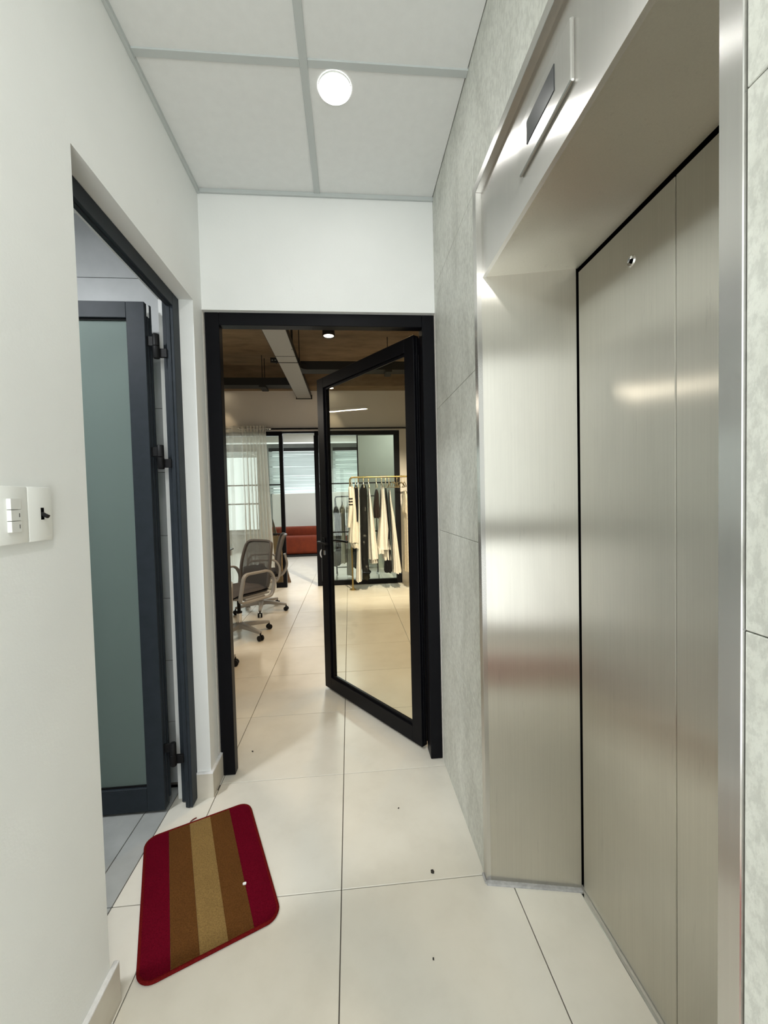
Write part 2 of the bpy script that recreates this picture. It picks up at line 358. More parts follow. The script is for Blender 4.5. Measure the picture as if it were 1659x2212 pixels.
# right wall: concrete core with stone tiles proud of it
XC = XR+0.010
b = MB(); b.box((XC, 0.0, 0), (XC+0.36, YB, ZC+0.1)); b.box((XC, YEND, 0), (XC+0.36, -0.956, ZC+0.1)); b.box((XC, -0.956, 2.408), (XC+0.36, 0.0, ZC+0.1))
wr = b.build('wall_right', M['grout']); tag(wr, 'right wall clad in pale grey stone tiles around the lift', kind='structure')
def wtile(y0, y1, z0, z1):
    g = 0.0008; MB().rbox((XR, y0+g, z0+g), (XC+0.003, y1-g, z1-g), 0.001).build('stone_tile', M['stone'], wr)
for z0, z1 in ((0, 0.6), (0.6, 1.2), (1.2, 1.805), (1.805, 2.4), (2.4, ZC+0.02)):
    wtile(0.001, YB, z0, z1)
    for y0, y1 in ((-1.556, -0.956), (-2.156, -1.556), (YEND, -2.156)): wtile(y0, y1, z0, z1)
wtile(-0.955, 0.0, 2.408, ZC+0.02)
# lobby end wall with window (behind the camera)
b = MB(); b.box((-0.7, YEND-0.1, 0), (XR+0.1, YEND, 0.08)); b.box((-0.7, YEND-0.1, 2.76), (XR+0.1, YEND, ZC+0.1)); b.box((-0.7, YEND-0.1, 0.08), (-0.55, YEND, 2.76)); b.box((0.45, YEND-0.1, 0.08), (XR+0.1, YEND, 2.76))
tag(b.build('wall_lobby_end', M['paint']), 'white end wall of the lobby behind the camera', kind='structure')
wn = MB().box((-0.55, YEND-0.06, 0.95), (0.45, YEND+0.10, 1.13)).box((-0.55, YEND-0.07, 0.08), (-0.52, YEND-0.03, 2.76)).box((0.42, YEND-0.07, 0.08), (0.45, YEND-0.03, 2.76)).box((-0.55, YEND-0.07, 0.08), (0.45, YEND-0.03, 0.12)).box((-0.55, YEND-0.07, 2.72), (0.45, YEND-0.03, 2.76)).build('window_2', M['blackframe'])
tag(wn, 'tall black railed window in the lobby end wall', kind='structure'); MB().box((-0.52, YEND-0.055, 0.10), (0.42, YEND-0.049, 2.74)).build('pane', M['glass_far'], wn)

# corridor ceiling: panels in a grey grid
ce = MB().box((XL-0.1, YEND-0.05, ZC+0.03), (XR+0.1, YB+0.05, ZC+0.08)).build('ceiling', M['panel']); tag(ce, 'white suspended ceiling panels in a grey metal grid', kind='structure')
XB, yl = -0.050, [0.620, 0.042, -0.558, -1.158, -1.758, -2.358, YEND]
HB = 0.0135
for k in range(len(yl)-1):
    for x0, x1 in ((XL, XB), (XB, XR)):
        MB().rbox((x0+(0.006 if x0 > -0.5 else 0.004), yl[k+1]+0.008, ZC+0.004), (x1-(0.006 if x1 < 0 else 0.002), yl[k]-(0.008 if k else -0.008), ZC+0.018), 0.002).build('ceiling_panel', M['panel'], ce)
for k in range(1, len(yl)-1):
    MB().rbox((XL, yl[k]-HB, ZC-0.001), (XB-HB, yl[k]+HB, ZC+0.012), 0.001).build('grid_bar', M['bar'], ce)
    MB().rbox((XB+HB, yl[k]-HB, ZC-0.001), (XR, yl[k]+HB, ZC+0.012), 0.001).build('grid_bar', M['bar'], ce)
MB().rbox((XB-HB, YEND, ZC-0.0015), (XB+HB, YB, ZC+0.012), 0.001).build('grid_bar', M['bar'], ce)
MB().rbox((XL, YEND, ZC-0.016), (XL+0.012, YB, ZC+0.004), 0.001).build('wall_angle', M['bar'], ce)
MB().rbox((XL+0.012, YB-0.012, ZC-0.014), (XR, YB, ZC+0.004), 0.001).build('wall_angle', M['bar'], ce)

# skirting on the left wall
XSK = -0.5975
sk = MB().rbox((XL, YEND, 0), (XSK, OP0+0.022, 0.113), 0.001).build('baseboard_left', M['skirt']); tag(sk, 'beige tile skirting with white caulk at the foot of left wall', kind='structure')
MB().rbox((XL-0.001, YEND, 0.112), (XSK+0.0005, OP0+0.022, 0.120), 0.002).build('caulk', M['caulk'], sk)
pts = [(XSK, OP1-0.012), (XSK, YB+0.03), (XL, YB+0.03), (XL, OP1), (XL-0.062, OP1), (XL-0.062, OP1-0.012)]
sk2 = MB().prism(pts, 0, 0.113).build('baseboard_pillar', M['skirt']); tag(sk2, 'beige tile skirting around the white pillar beside doorway', kind='structure')
MB().prism(pts, 0.1132, 0.121).build('caulk', M['caulk'], sk2)

# ------------------------------------------------------------------ washroom behind the left wall
YW = 0.622
ww = MB().box((-2.2, YW, 0), (XL-0.15, YW+0.019, 2.7)).build('wall_washroom', M['grout']); tag(ww, 'grey tiled washroom wall seen past the frosted door', kind='structure')
for z in range(9):
    for x0, x1 in ((-1.96, -1.36), (-1.36, -0.762)):
        MB().rbox((x0+0.001, YW-0.006, 0.3*z+0.015), (x1-0.001, YW, 0.3*z+0.313), 0.001).build('wall_tile', M['greywalltile'], ww)
b = MB(); b.box((-2.2, -1.4, 0), (-2.1, YW, 2.7)); b.box((-2.2, -1.5, 0), (XL-0.15, -1.4, 2.7)); tag(b.build('wall_washroom_side', M['greywalltile']), 'grey washroom side walls', kind='structure')
tag(MB().box((-2.2, -1.5, 2.7), (XL-0.15, YW+0.02, 2.75)).build('ceiling_washroom', M['panel']), 'white washroom ceiling', kind='structure')
wlamp = empty('washroom_light', (-1.55, -0.5, 2.69)); tag(wlamp, 'white round ceiling light inside the washroom', 'light')
MB().lathe([(0.10, -0.02), (0.115, -0.012), (0.115, 0.01)], n=28).build('rim', M['plastic'], wlamp); MB().lathe([(0.095, -0.022), (0.095, -0.018)], n=28).build('diffuser', M['led'], wlamp)
l = bpy.data.lights.new('washroom_lamp', 'AREA'); l.shape = 'DISK'; l.size = 0.2; l.energy = 26; l.color = (0.94, 0.975, 1); lo = bpy.data.objects.new('washroom_lamp', l); COL.objects.link(lo); lo.parent = wlamp; lo.location = (0, 0, -0.03)

# door_1: charcoal washroom door with frosted pane
d1 = empty('door_1', (-0.72, 0.45, 0)); tag(d1, 'charcoal grey framed washroom door with frosted glass, standing open', kind='structure')
def W(o, *a): return o
def local(mb, c):
    mb.v = [(x-c[0], y-c[1], z-c[2]) for x, y, z in mb.v]; return mb
c1 = (-0.72, 0.45, 0)
FX0, FX1 = -0.702, -0.671      # frame depth (x)
JY = 0.455
def fr_section(mb, a, b_): mb.rbox(a, b_, 0.0015)
b = MB()
b.rbox((FX0, JY, 0.004), (FX1, OP1-0.002, OPZ-0.001), 0.0015); b.rbox((FX0+0.012, JY-0.004, 0.004), (FX0+0.018, JY+0.004, OPZ-0.06), 0.0015); b.rbox((FX0-0.030, OP1-0.030, 0.004), (FX0+0.002, OP1-0.002, OPZ-0.001), 0.0015)
b.rbox((FX0, OP0+0.001, OPZ-0.058), (FX1, JY, OPZ-0.001), 0.0015); b.rbox((FX0+0.012, OP0+0.001, OPZ-0.062), (FX0+0.018, JY, OPZ-0.056), 0.0015)
b.rbox((FX0, OP0+0.001, 0.004), (FX1, OP0+0.05, OPZ-0.058), 0.0015)
local(b, c1).build('door_frame', M['darkgrey'], d1)
# leaf
LX0, LX1, LY0, LY1, LZ0, LZ1 = -1.50, -0.783, 0.441, 0.496, 0.012, 2.226
b = MB()
b.rbox((LX1-0.075, LY0, LZ0), (LX1, LY1-0.012, LZ1), 0.0015); b.rbox((LX0, LY0, LZ0), (LX0+0.075, LY1-0.012, LZ1), 0.0015)
b.rbox((LX0+0.075, LY0, LZ1-0.068), (LX1-0.075, LY1-0.012, LZ1), 0.0015); b.rbox((LX0+0.075, LY0, LZ0), (LX1-0.075, LY1-0.012, LZ0+0.105), 0.0015)
local(b, c1).build('leaf_frame', M['darkgrey'], d1)
b = MB(); b.rbox((LX1-0.012, LY1-0.012, LZ0+0.03), (LX1+0.004, LY1, LZ1+0.004), 0.001); b.rbox((LX1-0.001, LY0+0.020, LZ0+0.02), (LX1+0.003, LY0+0.030, LZ1-0.01), 0.001)
local(b, c1).build('edge_profile', M['darkgrey'], d1)
local(MB().rbox((LX1-0.002, LY0+0.012, LZ1-0.055), (LX1+0.0035, LY0+0.036, LZ1-0.004), 0.001), c1).build('corner_clip', M['chrome'], d1)
local(MB().box((LX0+0.07, 0.460, LZ0+0.10), (LX1-0.07, 0.468, LZ1-0.06)), c1).build('frosted_pane', M['frost'], d1)
b = MB(); g = 0.005
for a_, b_ in (((LX0+0.075, 0.452, LZ0+0.105), (LX1-0.075, 0.459, LZ0+0.111)), ((LX0+0.075, 0.452, LZ1-0.074), (LX1-0.075, 0.459, LZ1-0.068)), ((LX1-0.080, 0.452, LZ0+0.105), (LX1-0.075, 0.459, LZ1-0.068))): b.box(a_, b_)
local(b, c1).build('gasket', M['rubber'], d1)
for zc in (2.04, 1.567, 0.257):
    h = MB(); h.lathe([(0.011, zc-0.052), (0.0135, zc-0.049), (0.0135, zc-0.002), (0.011, zc), (0.0135, zc+0.002), (0.0135, zc+0.049), (0.011, zc+0.052)], (-0.742, 0.446, 0), 14)
    h.rbox((-0.786, 0.452, zc+0.005), (-0.742, 0.457, zc+0.045), 0.001); h.rbox((-0.738, 0.448, zc-0.045), (-0.701, 0.462, zc-0.008), 0.001)
    local(h, c1).build('hinge', M['rubber'], d1, smooth=True)

# ------------------------------------------------------------------ lift entrance
el = empty('elevator', (0.68, -0.49, 0)); tag(el, 'brushed stainless steel lift entrance with closed sliding doors', 'elevator')
ce_ = (0.68, -0.49, 0)
XT, XF, XD = 0.511, 0.531, 0.828
ZF, ZT0, ZT1 = 2.100, 2.378, 2.408
b = MB(); b.rbox((XT, -0.031, 0.006), (XC+0.02, -0.0005, ZT1), 0.001); local(b, ce_).build('trim', M['steel_face'], el, uv=True)
b = MB(); b.rbox((XT, -0.9555, 0.006), (XC+0.02, -0.925, ZT1), 0.001); local(b, ce_).build('trim', M['steel_face'], el, uv=True)
b = MB(); b.rbox((XT, -0.925, ZT0), (XC+0.02, -0.031, ZT1), 0.001); local(b, ce_).build('trim', M['steel_face'], el, uv=True)
b = MB(); b.box((XF, -0.925, ZF-0.001), (XF+0.012, -0.031, ZT0)); local(b, ce_).build('fascia', M['steel_face'], el, uv=True)
b = MB(); b.add([(XF+0.005, -0.0315, ZF), (XD, -0.094, ZF), (XD, -0.896, ZF), (XF+0.005, -0.9245, ZF), (XF+0.005, -0.0315, ZF+0.012), (XD, -0.094, ZF+0.012), (XD, -0.896, ZF+0.012), (XF+0.005, -0.9245, ZF+0.012)], [(0, 1, 2, 3), (7, 6, 5, 4), (0, 4, 5, 1), (1, 5, 6, 2), (2, 6, 7, 3), (3, 7, 4, 0)])
local(b, ce_).build('soffit', M['steel'], el, uv=True)
b = MB(); b.prism([(XT+0.016, -0.0315), (XD-0.004, -0.0935), (XD-0.004, -0.080), (XT+0.02, -0.018)], 0.006, ZF); local(b, ce_).build('jamb', M['steel'], el, uv=True)
b = MB(); b.prism([(XF, -0.925), (XD-0.004, -0.897), (XD-0.004, -0.91), (XF, -0.945)], 0.006, ZF); local(b, ce_).build('jamb', M['steel'], el, uv=True)
for y0, y1 in ((-0.4925, -0.1005), (-0.889, -0.4955)):
    dp = local(MB().rbox((XD, y0, 0.010), (XD+0.03, y1, 2.086), 0.0015), ce_).build('door_panel', M['steel'], el, uv=True)
local(MB().box((XD+0.004, -0.4956, 0.010), (XD+0.02, -0.4924, 2.086)), ce_).build('seam_strip', M['chrome'], el)
b = MB(); b.lathe([(0.0075, XD-0.002), (0.012, XD-0.004), (0.0155, XD+0.001)], (0, -0.350, 1.977), 20, axis='X'); local(b, ce_).build('keyhole_ring', M['chrome'], el, smooth=True)
local(MB().lathe([(0.0055, XD-0.0035), (0.0055, XD-0.001)], (0, -0.350, 1.977), 16, axis='X'), ce_).build('keyhole', M['black'], el)
b = MB(); b.box((XD+0.035, -0.98, 0.0), (XD+0.05, -0.03, 2.2)); b.box((XD-0.002, -0.98, 2.113), (XD+0.05, -0.03, 2.2)); b.box((XD+0.0, -0.97, 0), (XD+0.05, -0.92, 2.2)); b.box((XD, -0.075, 0), (XD+0.05, -0.03, 2.2))
local(b, ce_).build('shaft_lining', M['black'], el)
b = MB(); b.rbox((XD-0.014, -0.90, -0.002), (XD-0.005, -0.093, 0.0035), 0.001); local(b, ce_).build('sill_strip', M['chrome'], el)
b = MB(); b.prism([(XT-0.004, -0.031), (XT-0.002, -0.042), (XD-0.006, -0.104), (XD-0.004, -0.093), (XT+0.01, -0.030)], 0.0, 0.009); b.rbox((XT-0.007, -0.038, 0), (XT+0.002, 0.004, 0.008), 0.003); local(b, ce_).build('sealant', M['sealant'], el)
# indicator plate
b = MB(); b.rbox((XF-0.009, -0.594, 2.180), (XF, -0.349, 2.302), 0.0025); pl = local(b, ce_).build('display_plate', M['steel_face'], el, uv=True)
local(MB().rbox((XF-0.0105, -0.531, 2.221), (XF-0.0085, -0.398, 2.276), 0.0005), ce_).build('display_screen', M['screen'], pl)

# ------------------------------------------------------------------ downlights in the corridor ceiling
def downlight(loc, label, power, group=None):
    e = empty('downlight', loc); tag(e, label, 'light', group)
    MB().lathe([(0.0575, -0.003), (0.0595, -0.003), (0.060, 0.003)], n=36, cap=False).build('rim', M['plastic'], e, smooth=True)
    MB().lathe([(0.0560, -0.0046), (0.0578, -0.0036), (0.0578, 0.002)], n=36).build('lens', M['led'], e)
    l = bpy.data.lights.new('downlight_lamp', 'AREA'); l.shape = 'DISK'; l.size = 0.10; l.energy = power; l.color = (1.0, 0.985, 0.96)
    o = bpy.data.objects.new('downlight_lamp', l); COL.objects.link(o); o.parent = e; o.location = (0, 0, -0.015)
    return e
downlight((0.052, 0.120, ZC), 'round white LED downlight glowing in the ceiling panel', 0.8)
downlight((0.052, -1.45, ZC), 'round white LED downlight nearer the tall lobby window', 9)

# ------------------------------------------------------------------ light switches
def switch_plate(y0, y1, name, label):
    c = (XL, (y0+y1)/2, 1.348); e = empty(name, c); tag(e, label, 'switch', 'switches on the left wall')
    h = (y1-y0)/2-0.0006
    MB().rbox((0, -h, -0.058), (0.011, h, 0.058), 0.003, 2).build('cover', M['plastic'], e, smooth=True); return e, h
e, h = switch_plate(-0.562, -0.484, 'light_switch', 'white switch plate with three stacked rockers on left wall')
for k in range(3):
    z = 0.022-0.0225*k
    rk = MB(); rk.add([(0.010, -0.0145, z-0.0105), (0.010, 0.0145, z-0.0105), (0.010, 0.0145, z+0.0105), (0.010, -0.0145, z+0.0105), (0.0185, -0.0132, z-0.0105), (0.0155, 0.0145, z-0.0105), (0.0155, 0.0145, z+0.0105), (0.0185, -0.0132, z+0.0105)], [(0, 3, 2, 1), (4, 5, 6, 7), (0, 1, 5, 4), (1, 2, 6, 5), (2, 3, 7, 6), (3, 0, 4, 7)])
    r = rk.build('rocker', M['plastic2'], e)
    if k: MB().rbox((0.0157, 0.0085, z-0.004), (0.0168, 0.0097, z+0.004), 0.0003).build('indicator', M['rubber'], r)
e, h = switch_plate(-0.484, -0.415, 'light_switch', 'white switch plate with one small black toggle lever')
MB().rbox((0.0100, -0.0010, -0.0125), (0.0114, 0.0085, 0.0135), 0.0005).build('toggle_slot', M['black'], e)
MB().sweep([(0.008, 0.0038, 0.002), (0.016, 0.0038, -0.0030), (0.0225, 0.0038, -0.0062)], rrect(0.0075, 0.0085, 0.0025), up=(0, 1, 0)).build('toggle', M['rubber'], e, smooth=True)
MB().rbox((0.0108, 0.012, -0.0475), (0.0114, 0.027, -0.0465), 0.0002).build('embossed_line', M['plastic2'], e)

# ------------------------------------------------------------------ doormat
def doormat(c, rz, label):
    e = empty('doormat', c, rz); tag(e, label, 'doormat')
    w2, l2, r = 0.200, 0.287, 0.045
    out = rrect(2*w2, 2*l2, r, 8)
    def stripe(x0, x1, m):
        # clip the rounded outline to x0..x1
        n = 14; lo = []; hi = []
        for i in range(n+1):
            x = x0+(x1-x0)*i/n; ax = abs(x); yy = l2 if ax <= w2-r else l2-r+math.sqrt(max(0, r*r-(ax-(w2-r))**2))
            hi.append((x, yy)); lo.append((x, -yy))
        b = MB(); poly = lo+hi[::-1]; b.prism(poly, 0.0005, 0.0085)
        return b.build('stripe', m, e)
    bounds = [-w2, -0.118, -0.040, 0.040, 0.118, w2]
    for k, mm in enumerate(('mat_red', 'mat_brown', 'mat_tan', 'mat_brown', 'mat_red')):
        s = stripe(bounds[k]+0.0002, bounds[k+1]-0.0002, M[mm]); s['label'] = ['dark red pile stripe', 'brown pile stripe', 'tan pile stripe', 'brown pile stripe', 'dark red pile stripe'][k]
    path = [(x*1.004, y*1.003, 0.0052) for x, y in out]
    MB().tube(path, 0.0052, 8, closed=True).build('bound_edge', M['mat_edge'], e, smooth=True)
    MB().tube([(-0.035, l2, 0.004), (-0.036, l2+0.012, 0.006), (-0.026, l2+0.022, 0.004), (-0.012, l2+0.027, 0.003)], 0.002, 6).build('loose_thread', M['mat_edge'], e)
    return e
doormat((-0.496, 0.109, 0), math.atan2(0.40, 0.916), 'striped red, brown and tan doormat lying askew at washroom threshold')
rm = MB().prism([(x+0.02, y-1.80) for x, y in rrect(0.95, 0.60, 0.05, 5)], 0.0005, 0.010).build('entrance_mat', M['mat_lobby']); tag(rm, 'plain red entrance mat before the tall lobby window', 'doormat')
def scrap(name, loc, r, m, label, h=0.003):
    b = MB(); n = 7; top = []; 
    ring = [(r*(0.6+0.5*rnd.random())*math.cos(2*math.pi*i/n), r*(0.35+0.4*rnd.random())*math.sin(2*math.pi*i/n)) for i in range(n)]
    b.prism(ring, 0, h); o = b.build(name, m, loc=loc); o.rotation_euler = (0, 0, rnd.random()*3); tag(o, label, 'litter'); return o
scrap('paper_scrap', (-0.344, 0.050, 0.0088), 0.009, M['debris_w'], 'tiny white paper scrap lying on the doormat', 0.004)
scrap('dry_leaf', (0.330, 0.030, 0.0004), 0.011, M['debris_d'], 'small dark dry leaf scrap on floor tile near the lift')
scrap('dirt_speck', (0.243, 0.345, 0.0004), 0.004, M['debris_d'], 'tiny dark speck on the tile nearest the right wall')
scrap('dirt_speck', (0.275, -0.245, 0.0004), 0.004, M['debris_d'], 'tiny dark speck on the front tile left of lift')
scrap('dirt_speck', (-0.50, 0.84, 0.0004), 0.006, M['debris_d'], 'tiny dark speck just inside black doorway')

# ------------------------------------------------------------------ door_2: black framed glass door to the office
d2 = empty('door_2', (0.44, 0.70, 0)); tag(d2, 'black framed glass office door standing half open', kind='structure')
c2 = (0.44, 0.70, 0)
FY0, FY1 = 0.655, 0.705
for nm, a_, b_ in (('frame_post', (XL+0.004, FY0, 0.003), (-0.540, FY1, 2.282)), ('frame_post', (0.452, FY0, 0.003), (XR-0.001, 0.748, 2.282)), ('frame_head', (-0.540, FY0, 2.222), (0.452, FY1, 2.282))):
    local(MB().rbox(a_, b_, 0.002), c2).build(nm, M['blackframe'], d2)
# leaf in its own coordinates: s along the leaf from the hinge, t thickness towards the back, z
A_ = Vector((-0.153, 1.556, 0)); B_ = Vector((0.420, 0.737, 0)); du = (A_-B_).normalized(); dn = Vector((-du.y, du.x, 0)); dn = dn if dn.y > 0 else -dn
LL = 0.985
def leaf(mb): 
    out = []
    for s_, t_, z_ in mb.v:
        p = B_+du*s_+dn*t_; out.append((p.x-c2[0], p.y-c2[1], z_))
    mb.v = out; return mb
ZB, ZTp = 0.016, 2.218
b = MB(); T = 0.052
b.rbox((0, 0, ZB), (0.074, T-0.012, ZTp), 0.0015); b.rbox((LL-0.080, 0, ZB), (LL, T, ZTp), 0.0015); b.rbox((0.074, 0, ZTp-0.072), (LL-0.080, T, ZTp), 0.0015); b.rbox((0.074, 0, ZB), (LL-0.080, T, ZB+0.085), 0.0015)
leaf(b).build('leaf_frame', M['blackframe'], d2)
b = MB(); b.rbox((0.010, T-0.012, ZB+0.01), (0.03, T+0.006, ZTp-0.02), 0.001); b.rbox((-0.004, 0.016, ZB+0.02), (0.001, 0.022, ZTp-0.09), 0.0008); b.rbox((-0.004, 0.030, ZB+0.02), (0.001, 0.035, ZTp-0.09), 0.0008); b.rbox((-0.006, 0.018, ZTp-0.10), (0.002, 0.040, ZTp-0.012), 0.001)
leaf(b).build('edge_profile', M['blackframe'], d2)
b = MB(); z0, z1 = ZB+0.085, ZTp-0.072
b.rbox((0.074, 0.014, z0), (LL-0.080, 0.022, z0+0.018), 0.001); b.rbox((0.074, 0.014, z1-0.014), (LL-0.080, 0.022, z1), 0.001); b.rbox((LL-0.098, 0.012, z0), (LL-0.080, 0.022, z1), 0.001); b.rbox((0.074, 0.014, z0), (0.084, 0.022, z1), 0.001)
leaf(b).build('glazing_bead', M['blackframe'], d2)
leaf(MB().box((0.072, 0.024, z0-0.004), (LL-0.079, 0.030, z1+0.004))).build('glass_pane', M['glass'], d2)
def lever(side):
    t0 = 0 if side < 0 else T; q = side
    b = MB(); s0 = LL-0.042
    b.rbox((s0-0.014, t0, 1.02), (s0+0.014, t0+q*0.008, 1.10), 0.002)
    b.sweep(roundpath([(s0, t0+q*0.006, 1.072), (s0, t0+q*0.058, 1.072), (s0-0.125, t0+q*0.058, 1.066)], 0.02), rrect(0.02, 0.013, 0.004), up=(0, 0, 1))
    return leaf(b).build('lever_handle', M['rubber'], d2, smooth=True)
lever(-1); lever(1)
lk = MB(); lk.v = []; lk.rbox((LL-0.053, -0.006, 0.975), (LL-0.031, T+0.006, 1.01), 0.003); leaf(lk).build('lock_cylinder', M['chrome'], d2)
for zc in (1.98, 1.15, 0.25):
    leaf(MB().lathe([(0.008, zc-0.045), (0.009, zc-0.043), (0.009, zc+0.043), (0.008, zc+0.045)], (-0.012, T+0.002, 0), 12)).build('hinge', M['rubber'], d2, smooth=True)
P0 = B_+du*(LL+0.022)+dn*(T*0.4)
tw = MB(); tw.tube([(0.030*math.cos(a)*0.55-0.004, 0.0, 0.030*math.sin(a)-0.03) for a in [2*math.pi*i/20 for i in range(20)]], 0.0048, 8, closed=True)
o = tw.build('cord_loop', M['debris_w'], smooth=True, loc=(P0.x+0.004, P0.y+0.02, 1.005)); tag(o, 'small white cord loop hanging at the glass door lock', 'cord')

# ------------------------------------------------------------------ office shell
tag(MB().box((-4.6, YB+0.14, ZS), (3.0, YP+0.1, ZS+0.1)).build('ceiling_office', M['concrete']), 'raw brown concrete office soffit', kind='structure')
tag(MB().box((-4.6, 4.83, 3.095), (3.0, YP+0.1, ZS)).build('beam_office', M['concrete']), 'raw concrete beam along the far office wall', kind='structure')
tag(MB().box((-4.6, YP, 2.465), (3.0, YP+0.1, 3.095)).box((0.89, YP, 0), (3.0, YP+0.1, 2.465)).build('wall_office_far', M['paint_office']), 'white office wall above the glass partition', kind='structure')
tag(MB().box((-4.7, YB, 0), (-4.6, YP+0.1, ZS)).build('wall_office_left', M['paint_office']), 'white office side wall', kind='structure')
tag(MB().box((3.0, YB, 0), (3.1, YP+0.1, ZS)).build('wall_office_right', M['paint_office']), 'white office side wall beyond the glass door', kind='structure')
tag(MB().rbox((-4.6, YP-0.05, 2.488), (3.0, YP-0.001, 2.506), 0.003).build('trim_1', M['blackframe']), 'thin black cable channel along the far office wall', kind='structure')

# glass partition
gp = empty('glass_partition', (0, YP+0.02, 0)); tag(gp, 'black framed glass partition between office and showroom', kind='structure')
cg = (0, YP+0.02, 0)
def gpart(nm, a_, b_, m='blackframe'): local(MB().rbox(a_, b_, 0.002), cg).build(nm, M[m], gp)
Y0, Y1 = YP-0.01, YP+0.05
gpart('head_rail', (-4.6, Y0, 2.395), (-0.955, Y1, 2.462)); gpart('head_rail', (-0.46, Y0, 2.395), (0.89, Y1, 2.462)); gpart('head_rail', (-0.955, Y0+0.02, 2.435), (-0.46, Y1, 2.462))
for x0, x1 in ((-1.012, -0.953), (-0.47, -0.40), (0.80, 0.888)): gpart('post', (x0, Y0, 0.002), (x1, Y1, 2.395))
gpart('bottom_rail', (-4.6, Y0, 0.002), (-1.012, Y1, 0.075)); gpart('bottom_rail', (-0.40, Y0, 0.002), (0.80, Y1, 0.075))
for z in (1.63, 0.852): gpart('mullion', (-4.6, Y0+0.018, z-0.010), (-1.012, Y0+0.04, z+0.010)); gpart('mullion', (-0.40, Y0+0.018, z-0.010), (0.80, Y0+0.04, z+0.010))
gpart('mullion', (0.205, Y0+0.018, 1.64), (0.225, Y0+0.04, 2.395)); gpart('mullion', (-2.2, Y0+0.018, 0.075), (-2.18, Y0+0.04, 2.395))
for x0, x1 in ((-4.6, -2.2), (-2.18, -1.012)): gpart('pane', (x0, Y0+0.026, 0.07), (x1, Y0+0.032, 2.40), 'glass_far')
gpart('pane', (-0.40, Y0+0.026, 0.07), (0.80, Y0+0.032, 2.40), 'glass_far')

# curtain on its rod
rod = empty('curtain_rod', (-2.6, 4.985, 2.489)); tag(rod, 'thin metal curtain rod carrying the sheer curtain', 'curtain rod')
MB().tube([(-1.6, 0, 0), (1.46, 0, 0)], 0.009, 10).build('rod', M['chrome'], rod, smooth=True)
MB().lathe([(0.004, 1.46), (0.016, 1.465), (0.018, 1.48), (0.010, 1.495)], (0, 0, 0), 14, axis='X').build('finial', M['chrome'], rod, smooth=True)
for x in (-1.5, 0.4, 1.44): MB().rbox((x-0.006, 0.0, -0.012), (x+0.006, 0.115, 0.012), 0.002).build('bracket', M['chrome'], rod)
cu = empty('sheer_curtain', (-1.6, 4.985, 0)); tag(cu, 'sheer white eyelet curtain gathered in front of the glass partition', 'curtain')
def curtain():
    b = MB(); nu, nv = 150, 26
    def P(u, v):
        x = -2.0+0.82*u; dense = 1+2.2*max(0, (u-0.55)/0.45)
        ph = 2*math.pi*(4.2*u+3.6*max(0, u-0.55)**1.2*4)
        amp = 0.042*(1-0.25*v)
        xx = x+0.012*math.sin(ph*2+0.5)*(0.4+v)+ (0.075*max(0, (u-0.6)/0.4)*v**1.3)
        y = 0.045*math.sin(ph)*(0.75+0.25*v)+0.012*math.sin(ph*2.3+v*2)*v
        return (xx+1.6, y, 2.53-2.515*v)
    vs = [P(i/nu, j/nv) for j in range(nv+1) for i in range(nu+1)]
    fs = [(j*(nu+1)+i, j*(nu+1)+i+1, (j+1)*(nu+1)+i+1, (j+1)*(nu+1)+i) for j in range(nv) for i in range(nu)]
    b.add(vs, fs); o = b.build('curtain_fabric', M['sheer'], cu, smooth='all')
    hb = MB(); vs = []
    for k, z in enumerate((2.532, 2.44)):
        for i in range(nu+1): p = P(i/nu, 0); vs.append((p[0], p[1]-0.002, z))
    hb.add(vs, [(i, i+1, nu+2+i, nu+1+i) for i in range(nu)]); hb.build('heading_band', M['white'], cu, smooth='all')
    for x in (0.03, 0.12, 0.22, 0.33, 0.41):
        MB().tube([(x, 0.024*math.cos(a), 2.489+0.024*math.sin(a)) for a in [2*math.pi*i/16 for i in range(16)]], 0.004, 6, closed=True).build('eyelet', M['chrome'], cu, smooth=True)
curtain()

# cable trays
ct = empty('cable_tray', (-0.595, 3.4, 2.965)); tag(ct, 'black suspended cable tray with underside coloured as lit, crossing the concrete soffit', 'cable tray')
def tray(mb_b, mb_s, x0, x1, y0, y1, along):
    mb_b.box((x0, y0, 0), (x1, y1, 0.006))
    if along == 'y': mb_s.box((x0-0.004, y0, 0), (x0, y1, 0.075)); mb_s.box((x1, y0, 0), (x1+0.004, y1, 0.075))
    else: mb_s.box((x0, y0-0.004, -0.001), (x1, y0, 0.10)); mb_s.box((x0, y1, -0.001), (x1, y1+0.004, 0.10))
bb, bs = MB(), MB(); tray(bb, bs, -0.108, 0.108, -2.2, 1.66, 'y')
bb.build('tray_bottom', M['traybottom_lit'], ct); bs.build('tray_side', M['tray'], ct)
b1, s1 = MB(), MB(); tray(b1, s1, 0.112, 2.2, 0.25, 0.42, 'x'); b1.build('branch_bottom', M['tray'], ct); s1.build('branch_side', M['tray'], ct)
b1, s1 = MB(), MB(); tray(b1, s1, -2.4, -0.112, 0.92, 1.10, 'x'); b1.build('branch_bottom', M['tray'], ct); s1.build('branch_side', M['tray'], ct)
g = MB(); cpts = [(0.112, 0.25)]+[(0.112+0.10-0.10*math.cos(a), 0.25-0.10+0.10*math.sin(a)) for a in [math.pi/2*i/6 for i in range(7)]]+[(0.212, 0.25)]
g.prism([(0.112, 0.25), (0.112, 0.15)]+[(0.212-0.10*math.cos(math.pi/2*i/6), 0.15+0.10*math.sin(math.pi/2*i/6)) for i in range(1, 7)], 0, 0.06); g.build('corner_gusset', M['tray'], ct)
